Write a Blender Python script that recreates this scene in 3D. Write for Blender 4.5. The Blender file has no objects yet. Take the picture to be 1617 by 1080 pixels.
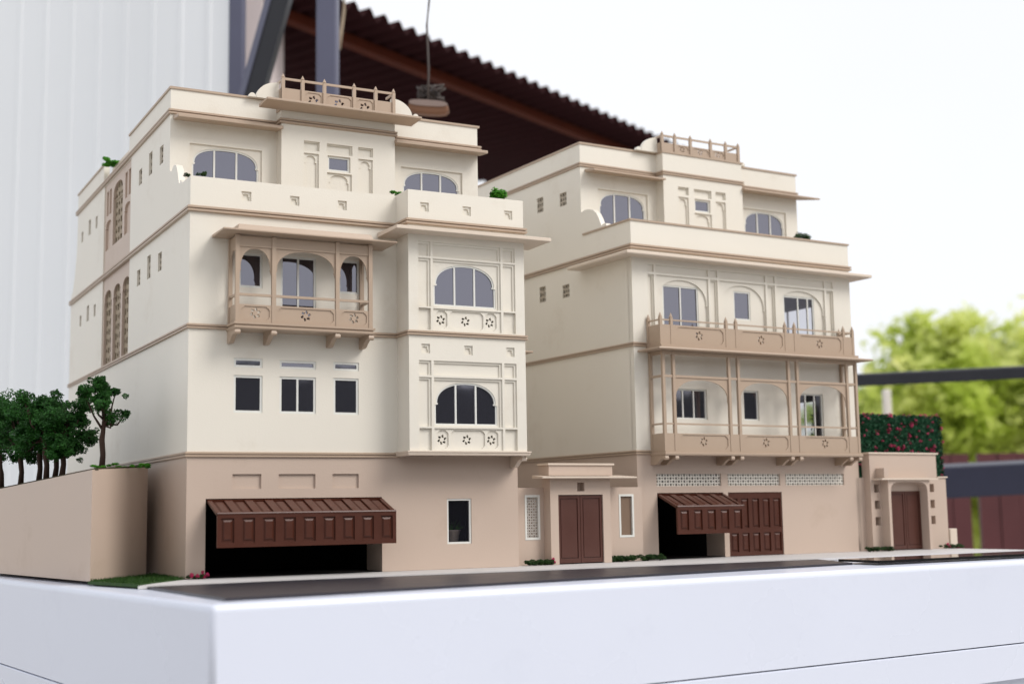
import bpy, bmesh, math, random
from mathutils import Vector, Matrix, geometry
random.seed(7)
R = math.radians
S = 0.05            # 1:20 scale model: one unit below is one metre of the full-size houses
scene = bpy.context.scene
col = scene.collection

# ------------------------------------------------------------------ camera
YAW, PIT, ROL, FLPX = R(27.797), R(7.140), R(-0.951), 2130.14
CAM = Vector((-9.4291, -37.2578, 1.6918))
fw = Vector((math.sin(YAW)*math.cos(PIT), math.cos(YAW)*math.cos(PIT), math.sin(PIT)))
rt = Vector((math.cos(YAW), -math.sin(YAW), 0)); up = rt.cross(fw)
rt2 = rt*math.cos(ROL)+up*math.sin(ROL); up2 = up*math.cos(ROL)-rt*math.sin(ROL)
cd = bpy.data.cameras.new('camera'); cam = bpy.data.objects.new('camera', cd); col.objects.link(cam)
m = Matrix((rt2, up2, -fw)).transposed().to_4x4(); m.translation = CAM*S
cam.matrix_world = m
cd.sensor_width = 36; cd.lens = FLPX/1617*36; cd.clip_start = 0.05; cd.clip_end = 400
cd.dof.use_dof = True; cd.dof.focus_distance = 41.5*S; cd.dof.aperture_fstop = 3.7
scene.camera = cam

# ------------------------------------------------------------------ world, sun, exposure
world = bpy.data.worlds.new('World'); scene.world = world; world.use_nodes = True
nt = world.node_tree; bg = nt.nodes['Background']
SUN_EL, SUN_AZ = 42, 141          # azimuth clockwise from +Y
sky = nt.nodes.new('ShaderNodeTexSky'); sky.sky_type = 'NISHITA'; sky.sun_disc = False
sky.sun_elevation = R(SUN_EL); sky.sun_rotation = R(SUN_AZ); sky.air_density = 1.0; sky.dust_density = 4.0
skg = nt.nodes.new('ShaderNodeVectorMath'); skg.operation = 'SCALE'; skg.inputs['Scale'].default_value = 0.10
nt.links.new(sky.outputs[0], skg.inputs[0])
mixs = nt.nodes.new('ShaderNodeMix'); mixs.data_type = 'RGBA'; mixs.inputs[0].default_value = 0.86
cn = nt.nodes.new('ShaderNodeTexNoise'); cn.inputs['Scale'].default_value = 2.2; cn.inputs['Detail'].default_value = 5
cm = nt.nodes.new('ShaderNodeMix'); cm.data_type = 'RGBA'; cm.inputs[6].default_value = (0.97, 0.985, 1.03, 1); cm.inputs[7].default_value = (1.12, 1.13, 1.15, 1)
nt.links.new(cn.outputs['Fac'], cm.inputs[0]); nt.links.new(cm.outputs[2], mixs.inputs[7])   # white cloud layer
nt.links.new(skg.outputs[0], mixs.inputs[6])
nt.links.new(mixs.outputs[2], bg.inputs['Color']); bg.inputs['Strength'].default_value = 1.07
sd = bpy.data.lights.new('sun', 'SUN'); sd.energy = 2.1; sd.angle = R(27); sd.color = (1.0, 0.965, 0.92)
sun = bpy.data.objects.new('sun', sd); col.objects.link(sun)
sdir = Vector((math.sin(R(SUN_AZ))*math.cos(R(SUN_EL)), math.cos(R(SUN_AZ))*math.cos(R(SUN_EL)), math.sin(R(SUN_EL))))
sun.rotation_euler = sdir.to_track_quat('Z', 'Y').to_euler(); sun.location = sdir*8
scene.view_settings.view_transform = 'Standard'; scene.view_settings.look = 'None'
scene.view_settings.exposure = 0.0; scene.view_settings.gamma = 1.0; scene.view_settings.use_curve_mapping = False
scene.render.engine = 'CYCLES'
scene.cycles.max_bounces = 8; scene.cycles.diffuse_bounces = 4; scene.cycles.transparent_max_bounces = 12

# ------------------------------------------------------------------ materials
def lin(h):
    h = h.lstrip('#'); o = []
    for i in (0, 2, 4):
        c = int(h[i:i+2], 16)/255; o.append(c/12.92 if c <= .04045 else ((c+.055)/1.055)**2.4)
    return (*o, 1)
def mat(name, rgb, rough=.5, spec=.5, var=.06, scale=30, bump=0.0, bscale=300, metallic=0, ior=None, coat=0, dirt=None, dscale=9):
    mt = bpy.data.materials.new(name); mt.use_nodes = True; t = mt.node_tree; b = t.nodes['Principled BSDF']
    c = lin(rgb) if isinstance(rgb, str) else (*rgb, 1)
    tc = t.nodes.new('ShaderNodeTexCoord')
    n = t.nodes.new('ShaderNodeTexNoise'); n.inputs['Scale'].default_value = scale; n.inputs['Detail'].default_value = 6
    t.links.new(tc.outputs['Object'], n.inputs['Vector'])
    mx = t.nodes.new('ShaderNodeMix'); mx.data_type = 'RGBA'
    mx.inputs[6].default_value = tuple(max(0, x*(1-var)) for x in c[:3])+(1,); mx.inputs[7].default_value = tuple(min(1, x*(1+var)) for x in c[:3])+(1,)
    t.links.new(n.outputs['Fac'], mx.inputs[0]); last = mx.outputs[2]
    if dirt:
        n2 = t.nodes.new('ShaderNodeTexNoise'); n2.inputs['Scale'].default_value = dscale; n2.inputs['Detail'].default_value = 9; n2.inputs['Roughness'].default_value = .7
        t.links.new(tc.outputs['Object'], n2.inputs['Vector'])
        rp = t.nodes.new('ShaderNodeMapRange'); rp.inputs[1].default_value = .56; rp.inputs[2].default_value = .78; rp.inputs[3].default_value = 0; rp.inputs[4].default_value = dirt[1]
        t.links.new(n2.outputs['Fac'], rp.inputs[0])
        m2 = t.nodes.new('ShaderNodeMix'); m2.data_type = 'RGBA'; m2.inputs[7].default_value = lin(dirt[0])
        t.links.new(rp.outputs[0], m2.inputs[0]); t.links.new(last, m2.inputs[6]); last = m2.outputs[2]
    t.links.new(last, b.inputs['Base Color'])
    nr = t.nodes.new('ShaderNodeMapRange'); nr.inputs[3].default_value = max(0, rough-.06); nr.inputs[4].default_value = min(1, rough+.06)
    t.links.new(n.outputs['Fac'], nr.inputs[0]); t.links.new(nr.outputs[0], b.inputs['Roughness'])
    b.inputs['Specular IOR Level'].default_value = spec; b.inputs['Metallic'].default_value = metallic
    if ior: b.inputs['IOR'].default_value = ior
    if coat: b.inputs['Coat Weight'].default_value = coat; b.inputs['Coat Roughness'].default_value = .12
    if bump:
        n3 = t.nodes.new('ShaderNodeTexNoise'); n3.inputs['Scale'].default_value = bscale; n3.inputs['Detail'].default_value = 3
        t.links.new(tc.outputs['Object'], n3.inputs['Vector'])
        bp = t.nodes.new('ShaderNodeBump'); bp.inputs['Strength'].default_value = bump; bp.inputs['Distance'].default_value = .002
        t.links.new(n3.outputs['Fac'], bp.inputs['Height']); t.links.new(bp.outputs[0], b.inputs['Normal'])
    return mt
def glassmat(name, tr, f0=(.02, .02, .03)):
    mt = bpy.data.materials.new(name); mt.use_nodes = True; t = mt.node_tree
    b = t.nodes['Principled BSDF']; out = t.nodes['Material Output']
    b.inputs['Base Color'].default_value = (*f0, 1); b.inputs['Roughness'].default_value = .04; b.inputs['IOR'].default_value = 2.65
    b.inputs['Specular Tint'].default_value = (.86, .86, 1.0, 1)
    tc = t.nodes.new('ShaderNodeTexCoord'); n = t.nodes.new('ShaderNodeTexNoise'); n.inputs['Scale'].default_value = 14
    t.links.new(tc.outputs['Object'], n.inputs['Vector'])
    bp = t.nodes.new('ShaderNodeBump'); bp.inputs['Strength'].default_value = .05; bp.inputs['Distance'].default_value = .004
    t.links.new(n.outputs['Fac'], bp.inputs['Height']); t.links.new(bp.outputs[0], b.inputs['Normal'])
    if tr:
        tb = t.nodes.new('ShaderNodeBsdfTransparent'); tb.inputs[0].default_value = (.94, .94, .96, 1)
        mx = t.nodes.new('ShaderNodeMixShader'); mx.inputs[0].default_value = tr
        t.links.new(b.outputs[0], mx.inputs[1]); t.links.new(tb.outputs[0], mx.inputs[2]); t.links.new(mx.outputs[0], out.inputs['Surface'])
    return mt
def leafmat(name, a, b_, tr=.35, scale=60, rough=.6):
    mt = bpy.data.materials.new(name); mt.use_nodes = True; t = mt.node_tree
    b = t.nodes['Principled BSDF']; out = t.nodes['Material Output']
    tc = t.nodes.new('ShaderNodeTexCoord'); n = t.nodes.new('ShaderNodeTexNoise'); n.inputs['Scale'].default_value = scale; n.inputs['Detail'].default_value = 4
    t.links.new(tc.outputs['Object'], n.inputs['Vector'])
    rp = t.nodes.new('ShaderNodeMapRange'); rp.inputs[1].default_value = .35; rp.inputs[2].default_value = .65; t.links.new(n.outputs['Fac'], rp.inputs[0])
    mx = t.nodes.new('ShaderNodeMix'); mx.data_type = 'RGBA'; mx.inputs[6].default_value = (*a, 1); mx.inputs[7].default_value = (*b_, 1)
    t.links.new(rp.outputs[0], mx.inputs[0]); t.links.new(mx.outputs[2], b.inputs['Base Color']); b.inputs['Roughness'].default_value = rough
    b.inputs['Specular IOR Level'].default_value = .25
    if tr:
        tl = t.nodes.new('ShaderNodeBsdfTranslucent'); t.links.new(mx.outputs[2], tl.inputs[0])
        ms = t.nodes.new('ShaderNodeMixShader'); ms.inputs[0].default_value = tr
        t.links.new(b.outputs[0], ms.inputs[1]); t.links.new(tl.outputs[0], ms.inputs[2]); t.links.new(ms.outputs[0], out.inputs['Surface'])
    return mt
CREAM = mat('cream_satin_paint', (.745, .70, .615), .42, .5, .04, 6, .08, 420, dirt=('#b9a992', .38), dscale=7)
TAUPE = mat('taupe_satin_paint', (.52, .408, .333), .45, .5, .045, 8, .08, 420, dirt=('#a08a74', .40), dscale=8)
TRIM = mat('taupe_trim_paint', (.42, .315, .232), .42, .5, .04, 25, .04, 500)
PALE = mat('pale_trim_paint', (.66, .555, .455), .42, .5, .04, 25, .04, 500)
FRAME = mat('white_window_frame', (.70, .70, .66), .4, .5, .03, 40)
JALI = mat('ivory_lattice', (.70, .66, .59), .5, .4, .04, 60)
JALIV = mat('sand_vent_lattice', (.40, .35, .28), .6, .3, .08, 60)
JALIG = mat('grey_slot_lattice', (.42, .385, .35), .45, .5, .08, 60)
BROWNP = mat('brown_slot_panel', (.20, .135, .095), .3, .5, .08, 40)
JALID = mat('tan_lattice', (.33, .26, .18), .6, .3, .1, 60)
DARK = mat('interior_shade', (.02, .018, .018), .94, .0, .1, 20)  # near-black colour stands in for the shade inside rooms and garages
DOOR = mat('brown_door_lacquer', (.075, .024, .016), .38, .5, .12, 40, .03, 300)
DOOR2 = mat('red_brown_lacquer', (.068, .018, .009), .36, .4, .15, 40, .05, 260)
GLASS = glassmat('tinted_glass', 0)
GLASST = glassmat('clear_tinted_glass', .80)
WHITE = mat('white_table_laminate', (.68, .715, .825), .28, .5, .03, 3, .03, 120, dirt=('#aab0c4', .2), dscale=5)
ROAD = mat('dark_road_sheet', (.020, .018, .026), .38, .5, .2, 40, .1, 700, dirt=('#3a3540', .5), dscale=16)
PAVE = mat('pale_pavement', (.54, .52, .51), .6, .3, .06, 50, .08, 500, dirt=('#8d8578', .5), dscale=14)
ACRYL = mat('black_glossy_acrylic', (.012, .011, .012), .06, .5, .1, 20, coat=.5)
LAWN = leafmat('lawn_flock', (.012, .045, .006), (.035, .085, .012), .1, 300)
FOAM = leafmat('model_tree_foliage', (.010, .055, .008), (.034, .135, .020), .12, 90)
FOAMB = leafmat('bright_shrub_foliage', (.03, .16, .008), (.08, .30, .012), .2, 120)
FOAMD = leafmat('dark_shrub_foliage', (.010, .035, .008), (.035, .075, .016), .15, 150)
TRUNK = mat('model_trunk', (.055, .032, .024), .8, .2, .3, 80, .3, 200)
HEDGEM = leafmat('hedge_leaves', (.004, .035, .014), (.012, .085, .034), .15, 120)
PINK = mat('pink_blossom', (.42, .03, .10), .6, .3, .3, 90)
SOIL = mat('planter_soil', (.05, .045, .025), .9, .1, .3, 60)

# ------------------------------------------------------------------ mesh helpers
class MB:
    def __init__(s): s.v = []; s.f = []
    def add(s, vs, fs):
        k = len(s.v); s.v += [tuple(p) for p in vs]; s.f += [tuple(i+k for i in f) for f in fs]
    def box(s, x0, x1, y0, y1, z0, z1):
        s.add([(x0,y0,z0),(x1,y0,z0),(x1,y1,z0),(x0,y1,z0),(x0,y0,z1),(x1,y0,z1),(x1,y1,z1),(x0,y1,z1)],
              [(3,2,1,0),(4,5,6,7),(0,1,5,4),(1,2,6,5),(2,3,7,6),(3,0,4,7)]); return s
    def hexa(s, b, t):   # bottom loop of 4, top loop of 4
        s.add(list(b)+list(t), [(3,2,1,0),(4,5,6,7),(0,1,5,4),(1,2,6,5),(2,3,7,6),(3,0,4,7)]); return s
    def plate(s, fn, outer, holes=(), t=.1):   # fn(a,b,d) maps the 2D outline and the depth to 3D
        loops = [list(outer)]+[list(h) for h in holes]
        tri = geometry.tessellate_polygon([[Vector((a, b, 0)) for a, b in l] for l in loops])
        flat = [p for l in loops for p in l]; n = len(flat)
        vs = [fn(a, b, 0) for a, b in flat]+[fn(a, b, t) for a, b in flat]
        fs = [tuple(q) for q in tri]+[tuple(i+n for i in reversed(q)) for q in tri]
        k = 0
        for l in loops:
            for i in range(len(l)):
                j = (i+1) % len(l); fs.append((k+i, k+j, k+j+n, k+i+n))
            k += len(l)
        s.add(vs, fs); return s
    def front(s, y, outer, holes=(), t=.1): return s.plate(lambda a, b, d: (a, y+d, b), outer, holes, t)
    def side(s, x, outer, holes=(), t=.1): return s.plate(lambda a, b, d: (x+d, a, b), outer, holes, t)
    def flat(s, z, outer, holes=(), t=.1): return s.plate(lambda a, b, d: (a, b, z-d), outer, holes, t)
    def tube(s, pts, r, n=8, cap=True):
        pts = [Vector(p) for p in pts]; rs = r if isinstance(r, (list, tuple)) else [r]*len(pts); k0 = len(s.v)
        for i, p in enumerate(pts):
            d = (pts[min(i+1, len(pts)-1)]-pts[max(i-1, 0)]).normalized()
            a = d.orthogonal() if abs(d.z) > .99 else d.cross(Vector((0, 0, 1))); a.normalize(); b = d.cross(a)
            s.v += [tuple(p+(a*math.cos(2*math.pi*j/n)+b*math.sin(2*math.pi*j/n))*rs[i]) for j in range(n)]
        for i in range(len(pts)-1):
            for j in range(n):
                q = (j+1) % n; s.f.append((k0+i*n+j, k0+i*n+q, k0+(i+1)*n+q, k0+(i+1)*n+j))
        if cap: s.f.append(tuple(k0+j for j in reversed(range(n)))); s.f.append(tuple(k0+(len(pts)-1)*n+j for j in range(n)))
        return s
    def lathe(s, x, y, prof, n=12):
        return s.tube([(x, y, z) for r, z in prof], [max(r, .001) for r, z in prof], n)
    def sweep(s, path, prof, sign=1):   # path in plan, prof = closed loop of (offset, z)
        P = [Vector(p) for p in path]; m_ = len(prof); k0 = len(s.v)
        for i, p in enumerate(P):
            d0 = (P[i]-P[i-1]).normalized() if i else None
            d1 = (P[i+1]-P[i]).normalized() if i < len(P)-1 else None
            n0 = Vector((d0.y, -d0.x)) if d0 else None; n1 = Vector((d1.y, -d1.x)) if d1 else None
            if n0 is None: nn = n1
            elif n1 is None: nn = n0
            else: nn = (n0+n1); nn = nn/max(.2, nn.dot(n0))
            for o, z in prof: q = p+nn*o*sign; s.v.append((q.x, q.y, z))
        for i in range(len(P)-1):
            for j in range(m_):
                q = (j+1) % m_; s.f.append((k0+i*m_+j, k0+i*m_+q, k0+(i+1)*m_+q, k0+(i+1)*m_+j))
        s.f.append(tuple(k0+j for j in range(m_))); s.f.append(tuple(k0+(len(P)-1)*m_+j for j in reversed(range(m_))))
        return s
    def build(s, name, mt, parent=None, bevel=0, smooth=False, norm=True):
        me = bpy.data.meshes.new(name); me.from_pydata([(a*S, b*S, c*S) for a, b, c in s.v], [], s.f)
        if norm:
            bm = bmesh.new(); bm.from_mesh(me); bmesh.ops.recalc_face_normals(bm, faces=bm.faces)
            if bevel:
                es = [e for e in bm.edges if len(e.link_faces) == 2 and e.calc_face_angle(0) > .6]
                bmesh.ops.bevel(bm, geom=es, offset=bevel*S, segments=2 if bevel > .03 else 1, affect='EDGES', profile=.5)
            bm.to_mesh(me); bm.free()
        if smooth:
            me.polygons.foreach_set('use_smooth', [True]*len(me.polygons))
        me.materials.append(mt)
        o = bpy.data.objects.new(name, me); col.objects.link(o)
        if parent: o.parent = parent
        return o
def tag(o, label, cat, group=None):
    o['label'] = label; o['category'] = cat
    if group: o['group'] = group
    return o
def struct(o, kind='structure'): o['kind'] = kind; return o
def empty(name, loc=(0, 0, 0), rz=0):
    o = bpy.data.objects.new(name, None); col.objects.link(o); o.location = Vector(loc)*S; o.rotation_euler = (0, 0, rz)
    o.empty_display_size = .1; return o
def rect(x0, x1, z0, z1): return [(x0, z0), (x1, z0), (x1, z1), (x0, z1)]
def archtop(x, x0, x1, zs, zt, e=2.3):
    cx, hw = (x0+x1)/2, (x1-x0)/2; u = min(1, abs(x-cx)/hw); return zs+(zt-zs)*(1-u**e)**(1/e)
def arch(x0, x1, z0, zs, zt, c=0.0, n=22, e=2.3):
    a0, a1 = x0+c, x1-c; p = [(x0, z0), (x1, z0), (x1, zs)]
    cx, hw = (a0+a1)/2, (a1-a0)/2
    if c: p += [(x1-c*1.6, zs+.02), (x1-c*1.6, zs+.06)]
    for i in range(n+1):
        th = math.pi*i/n; ct, st = math.cos(th), math.sin(th)
        xx = cx+hw*math.copysign(abs(ct)**(2/e), ct); zz = zs+.06*(c > 0)+(zt-zs-.06*(c > 0))*abs(st)**(2/e); p.append((xx, zz))
    if c: p += [(x0+c*1.6, zs+.06), (x0+c*1.6, zs+.02)]
    p.append((x0, zs))
    out = []
    for q in p:
        if not out or (abs(q[0]-out[-1][0])+abs(q[1]-out[-1][1])) > 1e-4: out.append(q)
    return out
def rosette(cx, cz, r, n=6):
    H = []
    for i in range(n):
        a = 2*math.pi*i/n+.2
        def P(rr, da): return (cx+rr*math.cos(a+da), cz+rr*math.sin(a+da))
        H.append([P(r*.42, -.15), P(r*.62, -.50), P(r*1.1, .08), P(r*.9, .46), P(r*.5, .34)])
    return H
def cart(x0, x1, z0, z1, c=.07):   # cartouche outline with scooped corners
    p = []
    for cx, cz, sx, sz in ((x0, z0, 1, 1), (x1, z0, -1, 1), (x1, z1, -1, -1), (x0, z1, 1, -1)):
        q = [(cx+sx*c*1.5, cz), (cx+sx*c*1.25, cz+sz*c*.55), (cx+sx*c*.55, cz+sz*c*.75), (cx+sx*c*.5, cz+sz*c*1.25), (cx, cz+sz*c*1.5)]
        if (sx, sz) in ((1, 1), (-1, -1)): q = q[::-1]
        p += q
    return p
def window(parent, x0, x1, z0, z1, y, mull=(), zs=None, c=0.0, e=2.3, fw_=.055, glass=None, off=.03, fm=None):
    """frame mesh (part) with one pane per light (sub-parts); the opening is the same outline"""
    b = MB(); g = .012
    if zs is None: o, h = rect(x0-g, x1+g, z0-g, z1+g), rect(x0+fw_, x1-fw_, z0+fw_, z1-fw_)
    else: o, h = arch(x0-g, x1+g, z0-g, zs, z1+g, c, e=e), arch(x0+fw_, x1-fw_, z0+fw_, zs, z1-fw_, c, e=e)
    b.front(y+off, o, [h], .07)
    for mx_ in mull:
        zt = z1-fw_ if zs is None else archtop(mx_, x0+fw_, x1-fw_, zs, z1-fw_, e)
        b.box(mx_-.028, mx_+.028, y+off+.004, y+off+.06, z0+fw_*.5, zt+.02)
    w = b.build('window', fm or FRAME, parent)
    xs = [x0+fw_*.6]+list(mull)+[x1-fw_*.6]
    for i in range(len(xs)-1):
        xa, xb = xs[i], xs[i+1]
        if zs is None: poly = rect(xa, xb, z0+fw_*.6, z1-fw_*.6)
        else:
            poly = [(xa, z0+fw_*.6), (xb, z0+fw_*.6)]
            for k in range(13):
                xx = xb+(xa-xb)*k/12; zz = archtop(xx, x0+fw_*.6-1e-4, x1-fw_*.6+1e-4, zs, z1-fw_*.6, e)
                if zz > poly[-1][1]+1e-4 or k: poly.append((xx, zz))
        k1, k2 = random.uniform(-.012, .012), random.uniform(-.008, .008); cx_, cz_ = (xa+xb)/2, (z0+z1)/2
        MB().plate(lambda a, b_, d: (a, y+off+.035+k1*(a-cx_)+k2*(b_-cz_)+d, b_), poly, (), .012).build('pane', glass or GLASS, w)
    return w
def cornice_prof(z, h=.16, p=.075):
    return [(-.03, z), (p*.75, z), (p, z+h*.08), (p, z+h*.40), (p*.35, z+h*.44), (p*.35, z+h*.56), (p, z+h*.60), (p, z+h*.92), (p*.8, z+h), (-.03, z+h)]
def cornice(parent, path, z, h=.16, p=.075, m_=None, name='cornice'):
    return MB().sweep(path, cornice_prof(z, h, p)).build(name, m_ or TRIM, parent)
def cap(parent, path, z, h=.07, p=.045, inn=.16, m_=None):
    return MB().sweep(path, [(-inn, z), (p, z), (p, z+h), (-inn, z+h)]).build('coping', m_ or TRIM, parent)
def chajja(parent, x0, x1, yb, yf, z, th=.075, drop=0.0, m_=None, name='eave', l=0, r=0):
    b = MB(); z0 = z-drop
    b.hexa([(x0-l, yf, z0), (x1+r, yf, z0), (x1, yb, z-.03), (x0, yb, z-.03)], [(x0-l, yf, z0+th*.9), (x1+r, yf, z0+th*.9), (x1, yb, z+th), (x0, yb, z+th)])
    return b.build(name, m_ or TRIM, parent, bevel=.012)
def lattice_cells(b, fn, x0, x1, z0, z1, nx, nz, t=.04):
    """pierced screen: every cell a square ring round a star hole, built as quads"""
    cw, ch = (x1-x0)/nx, (z1-z0)/nz
    for i in range(nx):
        for j in range(nz):
            cx, cz = x0+cw*(i+.5), z0+ch*(j+.5); o, h = [], []
            for k in range(8):
                a = math.pi/4*k; ca, sa = math.cos(a), math.sin(a); q = max(abs(ca), abs(sa))
                o.append((cx+ca/q*cw/2, cz+sa/q*ch/2))
                rr = (.47 if k % 2 == (i+j) % 2 else .30)*(1.0 if (i+j) % 2 else .72); h.append((cx+ca*rr*cw, cz+sa*rr*ch))
            vs = [fn(a_, b_, 0) for a_, b_ in o]+[fn(a_, b_, 0) for a_, b_ in h]+[fn(a_, b_, t) for a_, b_ in h]
            fs = []
            for k in range(8):
                q = (k+1) % 8; fs += [(k, q, 8+q, 8+k), (8+k, 8+q, 16+q, 16+k)]
            b.add(vs, fs)
def bracket_mesh(x, w, yf, zt, depth=.32, yb=0.0):
    """scroll bracket: side profile extruded along x, with a rolled nose"""
    L = yb-yf; pr = [(yb, zt), (yf, zt), (yf-.02, zt-.06), (yf+.02, zt-.14), (yf+.12, zt-.13), (yf+.16, zt-.10), (yf+.3*L, zt-.13), (yf+.5*L, zt-.22), (yf+.62*L, zt-.30), (yf+.75*L, zt-depth), (yb, zt-depth)]
    b = MB(); b.plate(lambda a, c_, d: (x-w/2+d, a, c_), pr, (), w)
    b.tube([(x-w/2-.015, yf+.05, zt-.085), (x+w/2+.015, yf+.05, zt-.085)], .075, 10)
    return b

# ------------------------------------------------------------------ the table and the ground sheets of the model
TA = R(6.5); tu = Vector((math.cos(TA), math.sin(TA))); tv = Vector((-math.sin(TA), math.cos(TA))); K = Vector((-1.9, -9.65))
def tp(a, b): q = K+tu*a+tv*b; return (q.x, q.y)
TL, TD = 32.6, 33
table = empty('display_table', (0, 0, -.1))
def rounded(z0, z1, a0, a1, b0, b1, r=.28, n=6):   # slab in the table's frame with rounded top edges and corners
    b = MB(); rings = []
    def ring(ins, z):
        out = []; rr = max(.02, .13-ins)
        for cx, cy, s0 in ((a1-ins-rr, b1-ins-rr, 0), (a0+ins+rr, b1-ins-rr, 90), (a0+ins+rr, b0+ins+rr, 180), (a1-ins-rr, b0+ins+rr, 270)):
            for k in range(5):
                t_ = R(s0+90*k/4); x_, y_ = tp(cx+rr*math.cos(t_), cy+rr*math.sin(t_)); out.append((x_, y_, z))
        return out
    rings.append(ring(0, z0)); rings.append(ring(0, z1-r))
    for k in range(1, n+1):
        t_ = math.pi/2*k/n; rings.append(ring(r*.75*(1-math.cos(t_)), z1-r+r*math.sin(t_)))
    N = len(rings[0]); vs = [p for q in rings for p in q]; fs = []
    for i in range(len(rings)-1):
        for j in range(N): q = (j+1) % N; fs.append((i*N+j, i*N+q, (i+1)*N+q, (i+1)*N+j))
    fs.append(tuple(range(N))[::-1]); fs.append(tuple((len(rings)-1)*N+j for j in range(N)))
    b.add(vs, fs); return b
ttop = rounded(-2.52, 0, 0, TL, 0, TD, .17).build('table_top', WHITE, table)
for pl in ttop.data.polygons:
    if len(pl.vertices) == 4 and pl.area < .05: pl.use_smooth = True
rounded(-3.6, -2.56, 0, TL, 0, TD, .03, 2).build('apron', WHITE, table)
MB().hexa([(*tp(.3, .3), -19.5), (*tp(TL-.3, .3), -19.5), (*tp(TL-.3, TD-.3), -19.5), (*tp(.3, TD-.3), -19.5)], [(*tp(.3, .3), -3.62), (*tp(TL-.3, .3), -3.62), (*tp(TL-.3, TD-.3), -3.62), (*tp(.3, TD-.3), -3.62)]).build('base', WHITE, table)
tag(table, 'white rounded-edge display table with a dark seam carrying the house models', 'table')

pv = struct(MB().flat(-.005, [(-1.85, -2.65), (2, -2.2), (8, -2.4), (20, -2.3), (30.2, -1.9), (29.4, 9), (16, 22), (.2, 21), (.2, -.2), (-.35, -.2)], (), .08).build('pavement', PAVE))
rd = struct(MB().flat(-.035, [(-1.62, -2.3), (-1.36, -8.75), tp(21.4, 2.1), (20.3, -2.1)], (), .06).build('road', ROAD))
gp = MB(); gp.hexa([(19.35, -4.25, -.028), (19.3, -6.15, -.028), (34, -5.2, -.028), (34, -3.5, -.028)][::-1], [(19.35, -4.25, .045), (19.3, -6.15, .045), (34, -5.2, .045), (34, -3.5, .045)][::-1])
tag(gp.build('acrylic_sheet', ACRYL), 'loose glossy black acrylic sheet lying on the table right of the road', 'acrylic sheet')
lw = MB(); lw.flat(.02, [(-2.5, .45), (-1.78, -2.35), (-.04, -.12), (-.04, 3.2), (-.4, 3.4)], (), .08)
for k in range(2600):
    while True:
        x_, y_ = random.uniform(-2.4, -.05), random.uniform(-2.2, 3.3)
        if y_ < 1.15*(x_+2.4)+.62 and y_ > -2.2+(x_+1.75)*1.2 and y_ > -3.9*(x_+1.78)-2.3: break
    a = random.uniform(0, 6.3); h_ = random.uniform(.04, .09); lw.add([(x_-.012*math.cos(a), y_-.012*math.sin(a), .015), (x_+.012*math.cos(a), y_+.012*math.sin(a), .015), (x_+random.uniform(-.03, .03), y_+random.uniform(-.03, .03), .02+h_)], [(0, 1, 2)])
struct(lw.build('lawn', LAWN, norm=False), 'stuff')

# ------------------------------------------------------------------ shared top storey of the two houses
def top_storey(root, y0, z0, zr, zt, xr, xc0, xc1, dz, dx, yc, capsplit=None, xw=.2):
    """front of the set-back storey: two wings with arched windows round a projecting middle"""
    zw0, zws, zwt = z0+1.0-.2, 12.30+dz, 12.86+dz
    wl = (.68, 2.76); wr_ = (7.62, 9.66)
    for nm, xa, xb, w in (('left', xw, xc0+.05, wl), ('right', xc1-.05, xr, wr_)):
        b = MB()
        rec = rect(w[0]-.09, w[1]+.09, zw0-.05, zwt+.07); op = arch(w[0], w[1], zw0, zws, zwt, .03, e=2.4)
        b.front(y0, rect(xa, xb, z0, zt), [rec], .065); b.front(y0+.063, rect(xa, xb, z0, zt), [op], .125)
        b.build('wall', CREAM, root)
        d = (w[1]-w[0])/3
        window(root, w[0], w[1], zw0, zwt, y0+.055, (w[0]+d, w[0]+2*d), zws, .03, 2.4, .05)
    # projecting middle
    b = MB(); X = lambda a: a+dx; Z = lambda a: a+dz
    cells = [rect(X(4.06), X(4.57), Z(12.99), Z(13.29)), rect(X(4.82), X(5.67), Z(12.96), Z(13.28)), rect(X(5.87), X(6.37), Z(12.99), Z(13.28)),
             rect(X(4.06), X(4.55), z0+.2, Z(12.90)), rect(X(5.87), X(6.36), z0+.2, Z(12.90)), rect(X(4.82), X(5.65), z0+.2, Z(12.35)), rect(X(4.84), X(5.60), Z(12.40), Z(12.90))]
    ht = zr+.45 if capsplit is None else capsplit
    b.front(yc, rect(xc0, xc1, z0, ht), cells, .06)
    inner = [rect(X(4.06), X(4.55), Z(12.99), Z(13.25)), rect(X(4.82), X(5.62), Z(12.96), Z(13.24)), rect(X(5.87), X(6.33), Z(12.99), Z(13.24)),
             arch(X(4.10), X(4.49), z0+.25, Z(12.6), Z(12.84), .03), arch(X(5.92), X(6.31), z0+.25, Z(12.6), Z(12.84), .03), arch(X(4.90), X(5.56), z0+.25, Z(12.05), Z(12.30), .03), rect(X(4.87), X(5.57), Z(12.43), Z(12.87))]
    b.front(yc+.058, rect(xc0, xc1, z0, ht), inner, .05)
    b.front(yc+.105, rect(xc0, xc1, z0, ht), [inner[-1]], .066)
    b.box(xc0, xc0+.12, yc+.17, y0+.1, z0, ht); b.box(xc1-.12, xc1, yc+.17, y0+.1, z0, ht)
    b.build('wall', CREAM, root)
    window(root, X(4.87), X(5.57), Z(12.43), Z(12.87), yc+.03, (), None, fw_=.04)
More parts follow.
